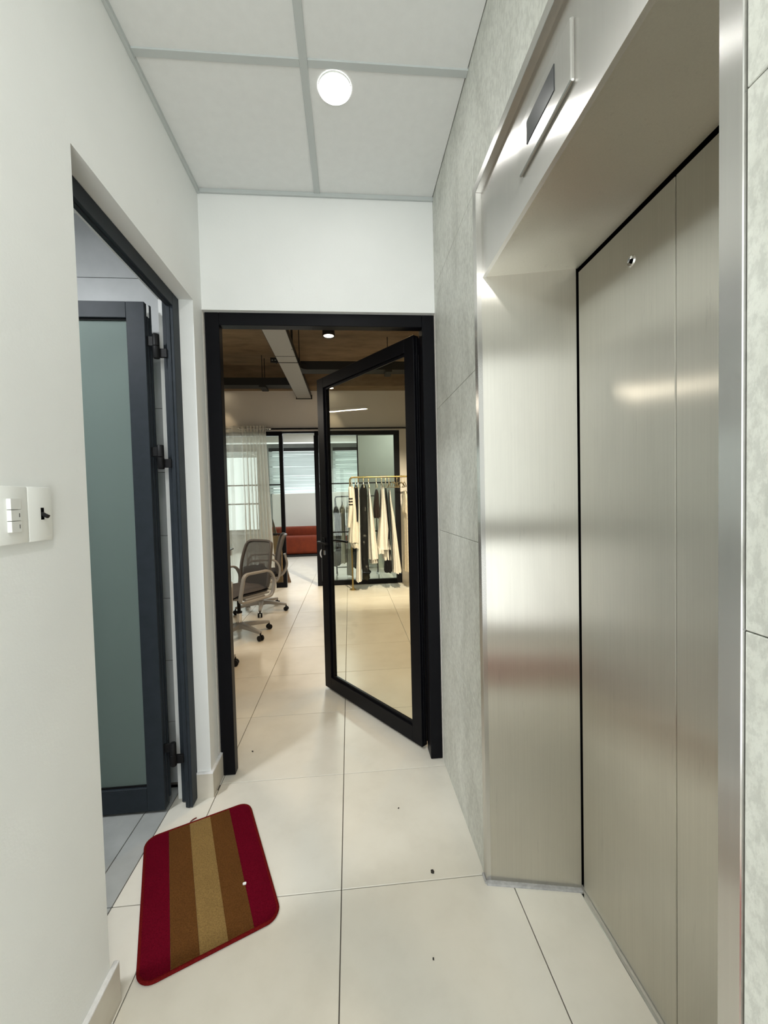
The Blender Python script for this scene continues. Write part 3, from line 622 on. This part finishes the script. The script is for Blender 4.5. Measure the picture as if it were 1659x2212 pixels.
MB().rbox((-0.115, -0.20, -0.003), (0.115, -0.195, 0.06), 0.001).build('joint_plate', M['tray'], ct); jp = MB().rbox((-0.20, 0.0, -0.005), (0.12, 0.008, 0.055), 0.001).build('joint_plate', M['tray'], ct)
for k in range(9): MB().rbox((-0.185+0.033*k, -0.002, 0.022), (-0.170+0.033*k, 0.0005, 0.028), 0.0005).build('slot', M['bar'], jp)
ep = MB().rbox((-0.125, 1.655, -0.012), (0.125, 1.664, 0.055), 0.001).build('end_plate', M['tray'], ct)
for k in range(7): MB().rbox((-0.105+0.033*k, 1.652, 0.016), (-0.092+0.033*k, 1.6555, 0.021), 0.0005).build('slot', M['bar'], ep)
for x, y, r in ((-0.50, 1.01, 0.005), (-0.49, 1.13, 0.005), (-0.14, 0.05, 0.005), (0.10, -0.4, 0.011), (0.118, 0.1, 0.005), (1.19, 0.34, 0.005)):
    MB().tube([(x, y, 0.0), (x, y, ZS-2.965)], r, 8).build('hanger_rod', M['tray'], ct, smooth=True)
MB().rbox((-0.53, 0.91, -0.03), (-0.44, 1.14, -0.002), 0.002).build('bracket', M['tray'], ct); MB().rbox((1.15, 0.24, -0.03), (1.23, 0.44, -0.002), 0.002).build('bracket', M['tray'], ct)

# spotlights
def can_light(loc, label, h, r, power0, target=None, sz=1.9, col=(1.0, 0.69, 0.37)):
    power = power0*0.8; e = empty('spotlight', loc); tag(e, label, 'light', 'black ceiling spotlights in the office')
    MB().lathe([(r*0.86, -h+0.004), (r, -h), (r, 0)], n=28, cap=False).add([], []).build('housing', M['tray'], e, smooth=True)
    MB().lathe([(r*0.84, -h+0.012), (r*0.84, -h+0.018)], n=24).build('lens', M['ledwarm'], e)
    l = bpy.data.lights.new('spot_lamp', 'SPOT'); l.energy = power; l.color = col; l.spot_size = sz; l.spot_blend = 0.8; l.shadow_soft_size = 0.04
    o = bpy.data.objects.new('spot_lamp', l); COL.objects.link(o); o.parent = e; o.location = (0, 0, -h-0.005)
    if target: o.rotation_euler = (Vector(target)-Vector(loc)).to_track_quat('-Z', 'Y').to_euler()
    return e
can_light((-0.106, 2.98, ZS), 'black cylinder spotlight on concrete soffit above the doorway gap', 0.305, 0.065, 66)
def recessed(loc, label, power):
    e = empty('recessed_light', loc); tag(e, label, 'light', 'recessed lights under the far concrete beam')
    MB().lathe([(0.036, -0.002), (0.046, -0.004), (0.047, 0.002)], n=24, cap=False).build('rim', M['tray'], e, smooth=True); MB().lathe([(0.037, -0.003), (0.037, 0.001)], n=24).build('lens', M['ledwarm'], e)
    l = bpy.data.lights.new('recessed_lamp', 'SPOT'); l.energy = power; l.color = (1.0, 0.78, 0.50); l.spot_size = 0.95; l.spot_blend = 0.5; l.shadow_soft_size = 0.03
    o = bpy.data.objects.new('recessed_lamp', l); COL.objects.link(o); o.parent = e; o.location = (0, 0, -0.012)
recessed((-0.17, 4.94, 3.094), 'small glowing recessed light under far concrete beam, seen through door glass', 9)
recessed((-1.80, 4.94, 3.094), 'small recessed light under the far beam above the sheer curtain', 8)
can_light((0.80, 2.40, ZS), 'added unseen spotlight aimed at the gold clothes rack', 0.225, 0.065, 760, (0.50, 4.72, 1.0), 0.95, (1.0, 0.84, 0.64))  # lamp added out of view to brighten the dresses
can_light((1.6, 2.98, ZS), 'black spotlight over the office floor right of the glass door', 0.225, 0.065, 100)
can_light((0.3, 1.6, ZS), 'black spotlight just behind the black doorway', 0.225, 0.065, 45)
pn = empty('pendant_lamp', (-2.10, 2.25, 2.46)); tag(pn, 'linear white LED pendant lamp hanging over the desk', 'light')
MB().rbox((-0.012, -0.425, 0.0), (0.012, 0.425, 0.045), 0.004).build('housing', M['tray'], pn); MB().rbox((-0.0115, -0.42, -0.006), (0.0115, 0.42, 0.0), 0.002).build('diffuser', M['tube'], pn)
for y in (-0.3, 0.3): MB().tube([(0, y, 0.045), (0, y, ZS-2.46)], 0.002, 6).build('cable', M['tray'], pn)
la = area('pendant_glow', (-2.10, 2.25, 2.4525), (-2.10, 2.25, 0), 0.022, 0.83, 22, (1, 0.9, 0.75))

# ------------------------------------------------------------------ office chairs and desk
def make_chair():
    e = empty('office_chair'); CF = M['chairframe']            # local +y is the way the chair faces
    MB().lathe([(0.045, 0.075), (0.055, 0.09), (0.052, 0.125), (0.032, 0.14)], n=20).build('hub', CF, e, smooth=True)
    MB().lathe([(0.026, 0.13), (0.026, 0.24), (0.020, 0.245)], n=16).build('lift_sleeve', M['chrome'], e, smooth=True)
    MB().lathe([(0.030, 0.235), (0.030, 0.25), (0.018, 0.255), (0.018, 0.40)], n=16).build('gas_lift', M['rubber'], e, smooth=True)
    for k in range(5):
        a = 2*math.pi*k/5-math.radians(34); d = Vector((math.cos(a), math.sin(a), 0))
        def prof(t): w_ = 0.058-0.026*t; h_ = 0.048-0.022*t; return rrect(w_, h_, 0.006)
        pth = [d*0.03+Vector((0, 0, 0.108)), d*0.12+Vector((0, 0, 0.104)), d*0.22+Vector((0, 0, 0.092)), d*0.315+Vector((0, 0, 0.080))]
        lg = MB().sweep(pth, prof).build('leg', CF, e, smooth=True)
        c = d*0.315; cs = MB(); t_ = Vector((-d.y, d.x, 0))
        cs.tube([c+Vector((0, 0, 0.075)), c+Vector((0, 0, 0.045))], 0.008, 8)
        for q in (-1, 1):
            cc = c+t_*0.016*q; ring = MB(); n = 16
            vs = []
            for off in (-0.010, -0.007, 0.007, 0.010):
                rr = 0.024 if abs(off) > 0.008 else 0.027
                for i in range(n): an = 2*math.pi*i/n; vs.append(cc+t_*off+d*rr*math.cos(an)+Vector((0, 0, 0.027+rr*math.sin(an))))
            fs = [(r*n+i, r*n+(i+1) % n, (r+1)*n+(i+1) % n, (r+1)*n+i) for r in range(3) for i in range(n)]+[tuple(range(n)), tuple(range(3*n, 4*n))]
            cs.add(vs, fs)
        cs.build('caster', M['rubber'], lg, smooth=True)
    MB().rbox((-0.07, -0.12, 0.385), (0.07, 0.10, 0.43), 0.012, 2).build('tilt_mechanism', M['rubber'], e, smooth=True)
    # seat cushion
    b = MB(); nx, ny = 12, 12; vs = []
    for s_ in (1, -1):
        for j in range(ny+1):
            for i in range(nx+1):
                u, v = i/nx*2-1, j/ny*2-1; r = max(abs(u), abs(v)); th = math.sqrt(max(0.0, 1-r**6))
                x = u*0.245*(1-0.10*(1-v)/2)*(1-0.06*v*v*abs(u)); y = v*0.235*(1-0.05*u*u)
                vs.append((x, y, 0.465+s_*0.038*th+(0.012*u*u if s_ > 0 else 0)-0.018*max(0, v-0.6)/0.4))
    N = (nx+1)*(ny+1); fs = []
    for k in range(2):
        for j in range(ny):
            for i in range(nx): a0 = k*N+j*(nx+1)+i; fs.append((a0, a0+1, a0+nx+2, a0+nx+1))
    b.add(vs, fs); st = b.build('seat', M['seat'], e, smooth='all')
    MB().rbox((-0.235, -0.21, 0.425), (0.235, 0.20, 0.448), 0.01, 2).build('seat_pan', CF, e, smooth=True)
    # backrest: curved, leaning
    def bp(u, v):           # u -1..1, v 0..1 height
        hw = 0.205+0.03*math.sin(math.pi*min(1, v*0.9+0.15)); zz = 0.475+0.47*v
        y = -0.225-0.085*v-0.02*math.sin(v*math.pi)*-1+0.045*(1-u*u)*-1+0.03
        return Vector((hw*u, y, zz))
    loop = [bp(-1, v/10) for v in range(0, 10)]+[bp(-1+2*i/10, 1) for i in range(0, 11)]+[bp(1, 1-v/10) for v in range(1, 11)]+[bp(1-2*i/10, 0) for i in range(1, 10)]
    L2 = []
    for p in loop: L2.append(p)
    # round the corners by smoothing the loop
    for _ in range(2): L2 = [(L2[i-1]+L2[i]*2+L2[(i+1) % len(L2)])/4 for i in range(len(L2))]
    MB().sweep(L2, rrect(0.034, 0.026, 0.008), closed=True).build('backrest_frame', M['backframe'], e, smooth=True)
    b = MB(); n, m_ = 10, 12; vs = [bp(-0.95+1.9*i/n, 0.02+0.96*j/m_) for j in range(m_+1) for i in range(n+1)]
    b.add(vs, [(j*(n+1)+i, j*(n+1)+i+1, (j+1)*(n+1)+i+1, (j+1)*(n+1)+i) for j in range(m_) for i in range(n)]); b.build('backrest_mesh', M['meshfab'], e, smooth='all')
    b = MB(); vs = [bp(-0.93+1.86*i/n, 0.03+0.36*j/6)+Vector((0, -0.012, 0.03*(1-(2*i/n-1)**2)*(j/6))) for j in range(7) for i in range(n+1)]
    b.add(vs, [(j*(n+1)+i, j*(n+1)+i+1, (j+1)*(n+1)+i+1, (j+1)*(n+1)+i) for j in range(6) for i in range(n)]); b.build('lumbar_panel', M['lumbar'], e, smooth='all')
    MB().sweep(roundpath([(0, -0.02, 0.41), (0, -0.27, 0.43), (0, -0.335, 0.56), (0, -0.30, 0.70)], 0.06), rrect(0.075, 0.03, 0.01), up=(0, 0, 1)).build('back_support', CF, e, smooth=True)
    for q in (-1, 1):
        x = 0.275*q; x2 = 0.285*q
        pth = roundpath([(x, 0.185, 0.40), (x2, 0.130, 0.672), (x2, -0.175, 0.672), (x2, -0.235, 0.565), (x, -0.200, 0.405)], 0.055, True, 6)
        MB().sweep(pth, rrect(0.022, 0.044, 0.008) , closed=True, up=(q, 0, 0)).build('armrest', CF, e, smooth=True)
        MB().rbox((min(0.2*q, 0.272*q), -0.12, 0.405), (max(0.2*q, 0.272*q), 0.10, 0.432), 0.006).build('arm_bracket', CF, e, smooth=True)
    return e
def place(e, x, y, F, label, spin=0.0):
    for c in e.children:
        if c.name.startswith('leg'): c.rotation_euler = (0, 0, math.radians(spin))
    e.location = (x, y, 0); e.rotation_euler = (0, 0, math.atan2(F[1], F[0])-math.pi/2); tag(e, label, 'chair', 'grey office chairs by the desk')
ch = make_chair(); ch2 = copy_tree(ch); ch3 = copy_tree(ch)
place(ch, -1.09, 2.83, (-0.64, -0.77), 'grey mesh office chair with its whole seat and arm in view')
place(ch2, -1.07, 3.77, (-0.98, -0.21), 'grey mesh office chair farthest back, seen edge-on before the black post', -5.4)
place(ch3, -1.235, 2.03, (-0.25, 0.97), 'grey office chair hidden by doorframe, one black caster showing', 23)
dk = empty('desk', (-2.2, 3.1, 0)); tag(dk, 'desk with dark top edge beyond the grey office chairs', 'desk')
MB().rbox((-0.65, -0.75, 0.735), (0.69, 1.12, 0.752), 0.002).build('desk_top', M['desktop'], dk); MB().rbox((-0.60, -0.71, 0.66), (0.665, 1.09, 0.735), 0.002).build('apron', M['deskside'], dk)
for x in (-0.57, 0.61):
    for y in (-0.67, 1.05): MB().rbox((x-0.03, y-0.03, 0.0), (x+0.03, y+0.03, 0.66), 0.003).build('leg', M['deskside'], dk)

# ------------------------------------------------------------------ gold clothes rack with clothes
YR = 4.72
def PX(px): return 0.07+(px-754)/142.4
def PZ(py): return 1.71-(py-1030)/142.4
rk = empty('clothes_rack', (0.62, YR, 0)); tag(rk, 'gold tube clothes rack full of dresses before glass partition', 'clothes rack')
ZR = 1.700
MB().tube(roundpath([(-0.535, 0, 0.02), (-0.540, 0, ZR), (0.60, 0, ZR), (0.60, 0, 0.02)], 0.05, n=6), 0.0125, 12).build('tube_frame', M['gold'], rk, smooth=True)
for x in (-0.535, 0.60):
    MB().lathe([(0.05, 0.001), (0.05, 0.012), (0.018, 0.02), (0.018, 0.04)], (x, 0, 0), 20).build('foot', M['gold'], rk, smooth=True)
def hanger(x, y, z, name, label, m, group, ang=0.0):
    e = empty(name, (x, y, z), ang); tag(e, label, 'hanger', group)
    hk = [(0, -0.004+0.017*math.cos(a), 0.004+0.014*math.sin(a)) for a in [math.radians(-20+220*i/10) for i in range(11)]]
    b = MB(); b.tube([(0, 0, -0.085)]+[(0, 0.002, -0.04), (0, 0.010, -0.008)]+hk[1:], 0.0028, 6); b.build('hook', m, e, smooth=True)
    pth = [(0, -0.20, -0.165), (0, -0.12, -0.115), (0, -0.03, -0.088), (0, 0, -0.083), (0, 0.03, -0.088), (0, 0.12, -0.115), (0, 0.20, -0.165)]
    b = MB(); b.tube(pth, 0.0055, 8); b.tube([(0, -0.195, -0.163), (0, 0.195, -0.163)], 0.003, 6); b.build('shoulder_bar', m, e, smooth=True); return e
def garment_mesh(lv, hy_top, hy_bot, folds, amp, xc, zc, ph=0.0, y0=0.0):
    # lv: list of (py, pxl, pxr); the garment hangs across the bar, so we look at its side
    n = 40; b = MB(); L = []
    for i in range(len(lv)-1):
        for k in range(4):
            t = k/4; L.append([lv[i][j]*(1-t)+lv[i+1][j]*t for j in range(3)])
    L.append(list(lv[-1])); vs = []
    for r, (z, a, c) in enumerate(L):
        t = r/(len(L)-1); cx = (a+c)/2-xc; hx = max(0.006, (c-a)/2)
        hy = hy_top*(0.55+0.45*min(1, t*6))*(1-t)+hy_bot*t
        for i in range(n):
            an = 2*math.pi*i/n; rr = 1+amp*t**0.7*math.sin(folds*an+ph+1.5*math.sin(an*2+ph))
            vs.append((cx+hx*rr*math.cos(an), y0+hy*rr*math.sin(an)*0.95, z-zc+0.006*t*math.sin(folds*an*0.5+ph)))
    R_ = len(L)
    fs = [(r*n+i, r*n+(i+1) % n, (r+1)*n+(i+1) % n, (r+1)*n+i) for r in range(R_-1) for i in range(n)]+[tuple(range(n))]
    b.add(vs, fs); return b
def conv(lv, X, Z): return [(Z(p), X(a), X(c)) for p, a, c in lv]
def garment(name, label, cat, lv, m, group, X=PX, Z=PZ, Y=YR, hy=(0.19, 0.21), folds=9, amp=0.14, hang=None, parts=(), zr=ZR):
    lv = conv(lv, X, Z); xc = (lv[0][1]+lv[0][2])/2; zc = lv[0][0]
    e = empty(name, (xc, Y, zc)); tag(e, label, cat, group); ph = rnd.random()*6
    garment_mesh(lv, hy[0], hy[1], folds, amp, xc, zc, ph).build('body', m, e, smooth='all')
    for pn_, plv, pm, phy, y0 in parts:
        garment_mesh(conv(plv, X, Z), phy[0], phy[1], folds, amp, xc, zc, ph+1, y0).build(pn_, pm, e, smooth='all')
    if hang: hanger(xc, Y, zr+0.001, 'clothes_hanger', hang[0], hang[1], hang[2])
    return e
G1 = 'clothes on the gold rack'; H1 = 'hangers on the gold rack'
cream = cloth('cream_cotton', (0.78, 0.73, 0.62)); offw = cloth('off_white_cotton', (0.82, 0.79, 0.72)); blk = cloth('black_cloth', (0.005, 0.005, 0.006)); brn = cloth('dark_brown_cloth', (0.022, 0.015, 0.012))
pat = mottled('black_patterned_cloth', [(0.50, (0.005, 0.0055, 0.005)), (0.62, (0.010, 0.011, 0.010)), (0.72, (0.14, 0.14, 0.125))], 16, 0.9, kind='World', spec=0.08); olive = cloth('dark_olive_cloth', (0.022, 0.020, 0.012)); lace = mottled('cream_lace', [(0.4, (0.50, 0.43, 0.32)), (0.6, (0.68, 0.62, 0.50))], 70, 0.9, kind='Object')
gw = M['goldwire']
d = garment('cream_dress', 'short cream pleated dress with striped sleeves, leftmost on gold rack', 'dress', [(1050, 757, 762), (1058, 756, 766), (1100, 757, 769), (1125, 755, 770), (1150, 750, 773), (1169, 749, 774)], cream, G1, hang=('gold hanger carrying the short cream dress', gw, H1), hy=(0.19, 0.22), folds=13, amp=0.10,
            parts=[('sleeve', [(1052, 752, 759), (1075, 752, 760), (1100, 751, 760), (1120, 749, 757), (1136, 748, 754)], cream, (0.05, 0.06), -0.20), ('flounce', [(1166, 751, 773), (1181, 757, 774)], cream, (0.20, 0.19), 0.0)])
for k in range(3):
    zz = PZ(1077+6*k)-d.location.z; xx = PX(756)-d.location.x
    MB().lathe([(0.0335, zz-0.008), (0.0335, zz+0.008)], (0, 0, 0), 20, cap=False).build('sleeve_stripe', blk, d)
    s_ = [c for c in d.children if c.name.startswith('sleeve_stripe')][-1]; s_.scale = (0.95, 1.75, 1); s_.location = (xx, -0.20, 0)
garment('black_blouse', 'narrow black top between cream dress and patterned dress', 'top', [(1046, 766, 769), (1056, 764, 772), (1090, 765, 771), (1125, 767, 770)], blk, G1, hang=('gold hanger carrying the narrow black top', gw, H1), hy=(0.19, 0.15))
garment('white_dress', 'slim long white dress hanging lowest beside rack upright', 'dress', [(1056, 772, 774), (1100, 771, 775), (1180, 767, 775), (1253, 763, 775)], offw, G1, hang=('gold hanger carrying the slim long white dress', gw, H1), hy=(0.16, 0.18))
garment('patterned_dress', 'long black dress with pale floral marks on gold rack', 'dress', [(1047, 781, 788), (1058, 776, 792), (1130, 776, 791), (1200, 776, 790), (1232, 777, 792), (1236, 778, 796)], pat, G1, hang=('gold hanger carrying the long black patterned dress', gw, H1), hy=(0.20, 0.20), amp=0.08, parts=[('underskirt', [(1225, 777, 791), (1249, 777, 793)], olive, (0.16, 0.16), 0)])
garment('white_dress', 'white A-line dress right of the black patterned dress', 'dress', [(1056, 794, 797), (1075, 793, 799), (1110, 792, 803), (1160, 791, 807), (1206, 791, 812)], offw, G1, hang=('gold hanger carrying the A-line dress beside patterned one', gw, H1), folds=7, amp=0.16, parts=[('lining', [(1200, 793, 809), (1215, 794, 810)], offw, (0.17, 0.17), 0)])
garment('brown_blouse', 'short dark brown sleeveless top between two white dresses', 'top', [(1058, 810, 814), (1068, 808, 816), (1100, 805, 817), (1119, 806, 817)], brn, G1, hang=('gold hanger carrying the short dark brown top', gw, H1), hy=(0.18, 0.17), amp=0.2)
garment('white_dress', 'full white dress with scalloped hem right of brown top', 'dress', [(1050, 822, 825), (1060, 820, 828), (1090, 819, 831), (1120, 817, 833), (1160, 813, 836), (1186, 811, 839)], offw, G1, hang=('gold hanger carrying the full dress with scalloped hem', gw, H1), folds=8, amp=0.15, hy=(0.19, 0.24), parts=[('lining', [(1180, 820, 838), (1209, 823, 840)], offw, (0.2, 0.2), 0.02), ('lower_flounce', [(1180, 811, 826), (1194, 811, 824)], offw, (0.2, 0.2), -0.03)])
garment('black_dress', 'long black dress showing below the full white dress', 'dress', [(1056, 831, 833), (1080, 832, 835), (1130, 834, 838), (1190, 828, 839), (1236, 825, 841)], blk, G1, hang=('gold hanger carrying the long plain black dress', gw, H1), hy=(0.17, 0.17))
garment('white_dress', 'longest pleated white dress before the black partition post', 'dress', [(1060, 838, 841), (1085, 838, 843), (1120, 840, 849), (1160, 842, 853), (1200, 843, 857), (1237, 843, 861)], offw, G1, hang=('gold hanger carrying the longest pleated dress', gw, H1), folds=11, amp=0.14)
garment('lace_dress', 'cream lace dress at the right end by door stile', 'dress', [(1062, 871, 875), (1080, 869, 879), (1108, 866, 884), (1114, 870, 882), (1170, 870, 883), (1235, 869, 884)], lace, G1, hang=('gold hanger carrying the cream lace dress', gw, H1), folds=9, amp=0.16)
for (px, an), nn in zip(((846, 0.25), (851, 0.1), (857, -0.2), (862, 0.3), (867, 0.12)), ('first', 'second', 'third', 'fourth', 'last')):
    hanger(PX(px), YR, ZR+0.001, 'clothes_hanger', nn+' empty gold hanger from the pleated white dress towards lace dress', gw, 'empty hangers on the gold rack', an)

# black rack behind the glass
YR2 = 5.62
def PX2(px): return 0.064+(px-756)/124.6
def PZ2(py): return 1.362-(py-1085)/124.6
r2 = empty('clothes_rack', (0.03, YR2, 0)); tag(r2, 'black clothes rack with grey clothes behind the glass partition', 'clothes rack')
ZR2 = 1.425
MB().tube(roundpath([(-0.21, 0, 0.09), (-0.21, 0, ZR2), (0.50, 0, ZR2), (0.50, 0, 0.09)], 0.05, n=6), 0.011, 10).build('tube_frame', M['tray'], r2, smooth=True)
MB().tube([(-0.21, 0, 0.20), (0.50, 0, 0.20)], 0.010, 10).build('lower_rail', M['bar'], r2, smooth=True)
for x in (-0.21, 0.50): MB().tube([(x, -0.22, 0.02), (x, -0.2, 0.08), (x, 0.2, 0.08), (x, 0.22, 0.02)], 0.012, 8).build('foot', M['bar'], r2, smooth=True)
G2 = 'clothes on the black rack'; H2 = 'hangers on the black rack'; ww_ = M['tray']
gry = cloth('grey_cloth', (0.20, 0.20, 0.205)); lg = cloth('light_grey_cloth', (0.48, 0.48, 0.46)); bge = cloth('grey_beige_cloth', (0.34, 0.31, 0.26)); blu = cloth('pale_blue_cloth', (0.50, 0.54, 0.58)); chc = cloth('charcoal_cloth', (0.05, 0.052, 0.055)); wh = cloth('soft_white_cloth', (0.68, 0.67, 0.63))
kw = dict(X=PX2, Z=PZ2, Y=YR2, zr=ZR2, hy=(0.17, 0.17))
garment('blue_dress', 'pale blue dress first on the black rack', 'dress', [(1098, 715, 718), (1110, 713, 722), (1150, 714, 725), (1192, 714, 728)], blu, G2, hang=('dark hanger carrying the pale blue dress', ww_, H2), **kw)
garment('charcoal_outfit', 'charcoal jacket over a grey skirt on black rack', 'outfit', [(1096, 725, 729), (1106, 722, 733), (1140, 727, 736), (1190, 722, 738)], chc, G2, hang=('dark hanger carrying the charcoal jacket and skirt', ww_, H2), parts=[('skirt', [(1186, 720, 737), (1215, 717, 740), (1224, 718, 731)], gry, (0.18, 0.18), 0)], **kw)
garment('beige_outfit', 'grey beige top over white skirt on black rack', 'outfit', [(1094, 739, 742), (1104, 735, 746), (1130, 734, 746), (1150, 733, 747)], bge, G2, hang=('dark hanger carrying the grey beige top', ww_, H2), parts=[('skirt', [(1146, 735, 746), (1190, 733, 747), (1219, 732, 747)], wh, (0.16, 0.17), 0)], **kw)
garment('grey_dress', 'light grey long dress right of the beige top', 'dress', [(1096, 750, 753), (1108, 748, 757), (1160, 749, 760), (1200, 748, 761), (1245, 747, 760)], lg, G2, hang=('dark hanger carrying the light grey dress', ww_, H2), **kw)
garment('navy_dress', 'dark navy dress behind gold rack upright', 'dress', [(1096, 764, 767), (1108, 762, 770), (1180, 762, 771), (1230, 761, 772)], cloth('navy_cloth', (0.03, 0.04, 0.06)), G2, hang=('dark hanger carrying the dark navy dress', ww_, H2), **kw)

# ------------------------------------------------------------------ showroom beyond the partition
YF = 10.1
tag(MB().box((-4.6, YP+0.1, 3.02), (3.0, YF+0.2, 3.12)).build('ceiling_showroom', M['concrete_grey']), 'grey concrete showroom ceiling', kind='structure')
tag(MB().box((-4.6, 8.5, 2.78), (3.0, 8.75, 3.02)).build('beam_showroom', M['white']), 'white painted beam under showroom ceiling', kind='structure')
b = MB(); b.box((-4.6, YF, 0), (3.0, YF+0.15, 0.55)); b.box((-4.6, YF, 2.86), (3.0, YF+0.15, 3.02)); b.box((0.55, YF, 0.55), (3.0, YF+0.15, 2.86)); b.box((-4.6, YF, 0.55), (-4.45, YF+0.15, 2.86)); b.box((-2.42, YF-0.05, 0.55), (-2.10, YF+0.15, 2.86)); b.box((-0.62, YF-0.05, 0.55), (-0.35, YF+0.15, 2.86))
tag(b.build('wall_showroom_far', M['concrete_grey']), 'grey showroom wall with window piers', kind='structure')
tag(MB().box((-4.7, YP+0.1, 0), (-4.6, YF+0.1, 3.02)).build('wall_showroom_left', M['white']), 'white showroom side wall', kind='structure')
tag(MB().box((3.0, YP+0.1, 0), (3.1, YF+0.1, 3.02)).build('wall_showroom_right', M['white']), 'white showroom side wall on the right', kind='structure')
tag(MB().box((0.25, 6.60, 0), (2.4, 6.68, 3.02)).build('wall_showroom_screen', M['boardgrey']), 'pale grey green wall panel behind the glass', kind='structure')
w1 = empty('window_1', (-1.9, YF+0.08, 1.7)); tag(w1, 'wide daylight window at the far end of the showroom', kind='structure')
cw = (-1.9, YF+0.08, 1.7)
for x0, x1 in ((-4.45, -2.42), (-2.10, -0.62), (-0.35, 0.55)):
    b = MB(); b.box((x0, YF+0.05, 0.55), (x1, YF+0.1, 0.60)); b.box((x0, YF+0.05, 2.81), (x1, YF+0.1, 2.86)); b.box((x0, YF+0.05, 0.6), (x0+0.05, YF+0.1, 2.81)); b.box((x1-0.05, YF+0.05, 0.6), (x1, YF+0.1, 2.81)); b.box((x0, YF+0.055, 1.30), (x1, YF+0.095, 1.34))
    local(b, cw).build('window_frame', M['tray'], w1); local(MB().box((x0+0.05, YF+0.072, 0.6), (x1-0.05, YF+0.078, 2.81)), cw).build('pane', M['glass_far'], w1)
def blind(x0, x1, label, z1):
    e = empty('venetian_blind', ((x0+x1)/2, YF-0.09, 2.84)); tag(e, label, 'blind', 'venetian blinds in the showroom windows'); hw = (x1-x0)/2-0.01
    MB().rbox((-hw, -0.03, -0.09), (hw, 0.03, 0.0), 0.004).build('headrail', M['tray'], e); first = None; z = -0.12
    k = 0
    while 2.84+z > z1:
        if first is None:
            first = MB().add([(-hw, -0.015, 0.020), (hw, -0.015, 0.020), (hw, 0.015, -0.020), (-hw, 0.015, -0.020), (-hw, -0.0142, 0.0206), (hw, -0.0142, 0.0206), (hw, 0.0158, -0.0194), (-hw, 0.0158, -0.0194)], [(0, 3, 2, 1), (4, 5, 6, 7), (0, 1, 5, 4), (1, 2, 6, 5), (2, 3, 7, 6), (3, 0, 4, 7)]).build('slat', M['slat'], e); o = first
        else: o = first.copy(); COL.objects.link(o); o.parent = e
        o.location = (0, 0, z+rnd.uniform(-0.004, 0.004)); o.rotation_euler = (rnd.uniform(-0.15, 0.25), rnd.uniform(-0.004, 0.004), 0); z -= 0.042; k += 1
    MB().rbox((-hw, -0.02, z), (hw, 0.02, z+0.02), 0.003).build('bottom_rail', M['slat'], e)
blind(-2.12, -0.60, 'white venetian blind in the middle showroom window', 1.62)
blind(-0.37, 0.57, 'white venetian blind in the window seen through the door glass', 1.62)
blind(-4.45, -2.42, 'white venetian blind in the window behind the sheer curtain', 2.62)
# low white screen wall and rust sofa
o = MB().rbox((-1.15, -0.04, 0.0), (1.35, 0.04, 1.58), 0.01).build('screen_wall', M['white'], loc=(-0.95, 9.62, 0.0)); o.rotation_euler = (0, 0, -0.32); tag(o, 'low plain white screen wall standing behind the rust sofa', 'screen')
sf = empty('sofa', (-1.0, 9.0, 0)); tag(sf, 'long rust orange sofa at the far end of showroom', 'sofa')
MB().rbox((-1.0, -0.35, 0.05), (1.0, 0.20, 0.50), 0.09, 4).build('seat', M['rust'], sf, smooth=True); MB().rbox((-1.0, 0.02, 0.45), (1.0, 0.22, 0.72), 0.08, 4).build('backrest', M['rust'], sf, smooth=True)
MB().rbox((-1.02, -0.36, 0.0), (1.02, 0.2, 0.05), 0.005).build('plinth', M['tray'], sf)
# leaning boards just inside the partition
o = MB().rbox((-0.10, -0.02, 0.0), (0.085, 0.02, 0.80), 0.006).build('leaning_panel', M['wood'], loc=(-1.10, 5.32, 0.0)); o.rotation_euler = (-0.08, 0, 0); tag(o, 'light brown wooden panel leaning behind the black partition post', 'panel')
o = MB().add([(-0.17, -0.015, 0), (0.10, -0.015, 0), (-0.17, -0.015, 1.08), (-0.17, 0.015, 0), (0.10, 0.015, 0), (-0.17, 0.015, 1.08)], [(0, 1, 2), (3, 5, 4), (0, 3, 4, 1), (1, 4, 5, 2), (2, 5, 3, 0)]).build('display_board', M['woodbrown'], loc=(-1.05, 5.50, 0)); tag(o, 'dark brown triangular board standing behind the light brown panel', 'board')
# showroom ceiling light; second one is added, unseen, to brighten the grey green panel
for cx, cy, pw, lb in ((-0.15, 7.2, 45, 'white square ceiling light in the showroom, seen through the door glass'), (1.1, 5.85, 9, 'added unseen square light brightening the pale grey green panel')):
    sl = empty('ceiling_light', (cx, cy, 3.02)); tag(sl, lb, 'light', 'square ceiling lights in the showroom')
    MB().rbox((-0.3, -0.3, -0.04), (0.3, 0.3, 0.0), 0.005).build('frame', M['white'], sl); MB().box((-0.27, -0.27, -0.045), (0.27, 0.27, -0.04)).build('diffuser', M['led'], sl)
    l = bpy.data.lights.new('showroom_lamp', 'AREA'); l.size = 0.5; l.energy = pw; l.color = (0.95, 0.98, 1); lo = bpy.data.objects.new('showroom_lamp', l); COL.objects.link(lo); lo.parent = sl; lo.location = (0, 0, -0.06)
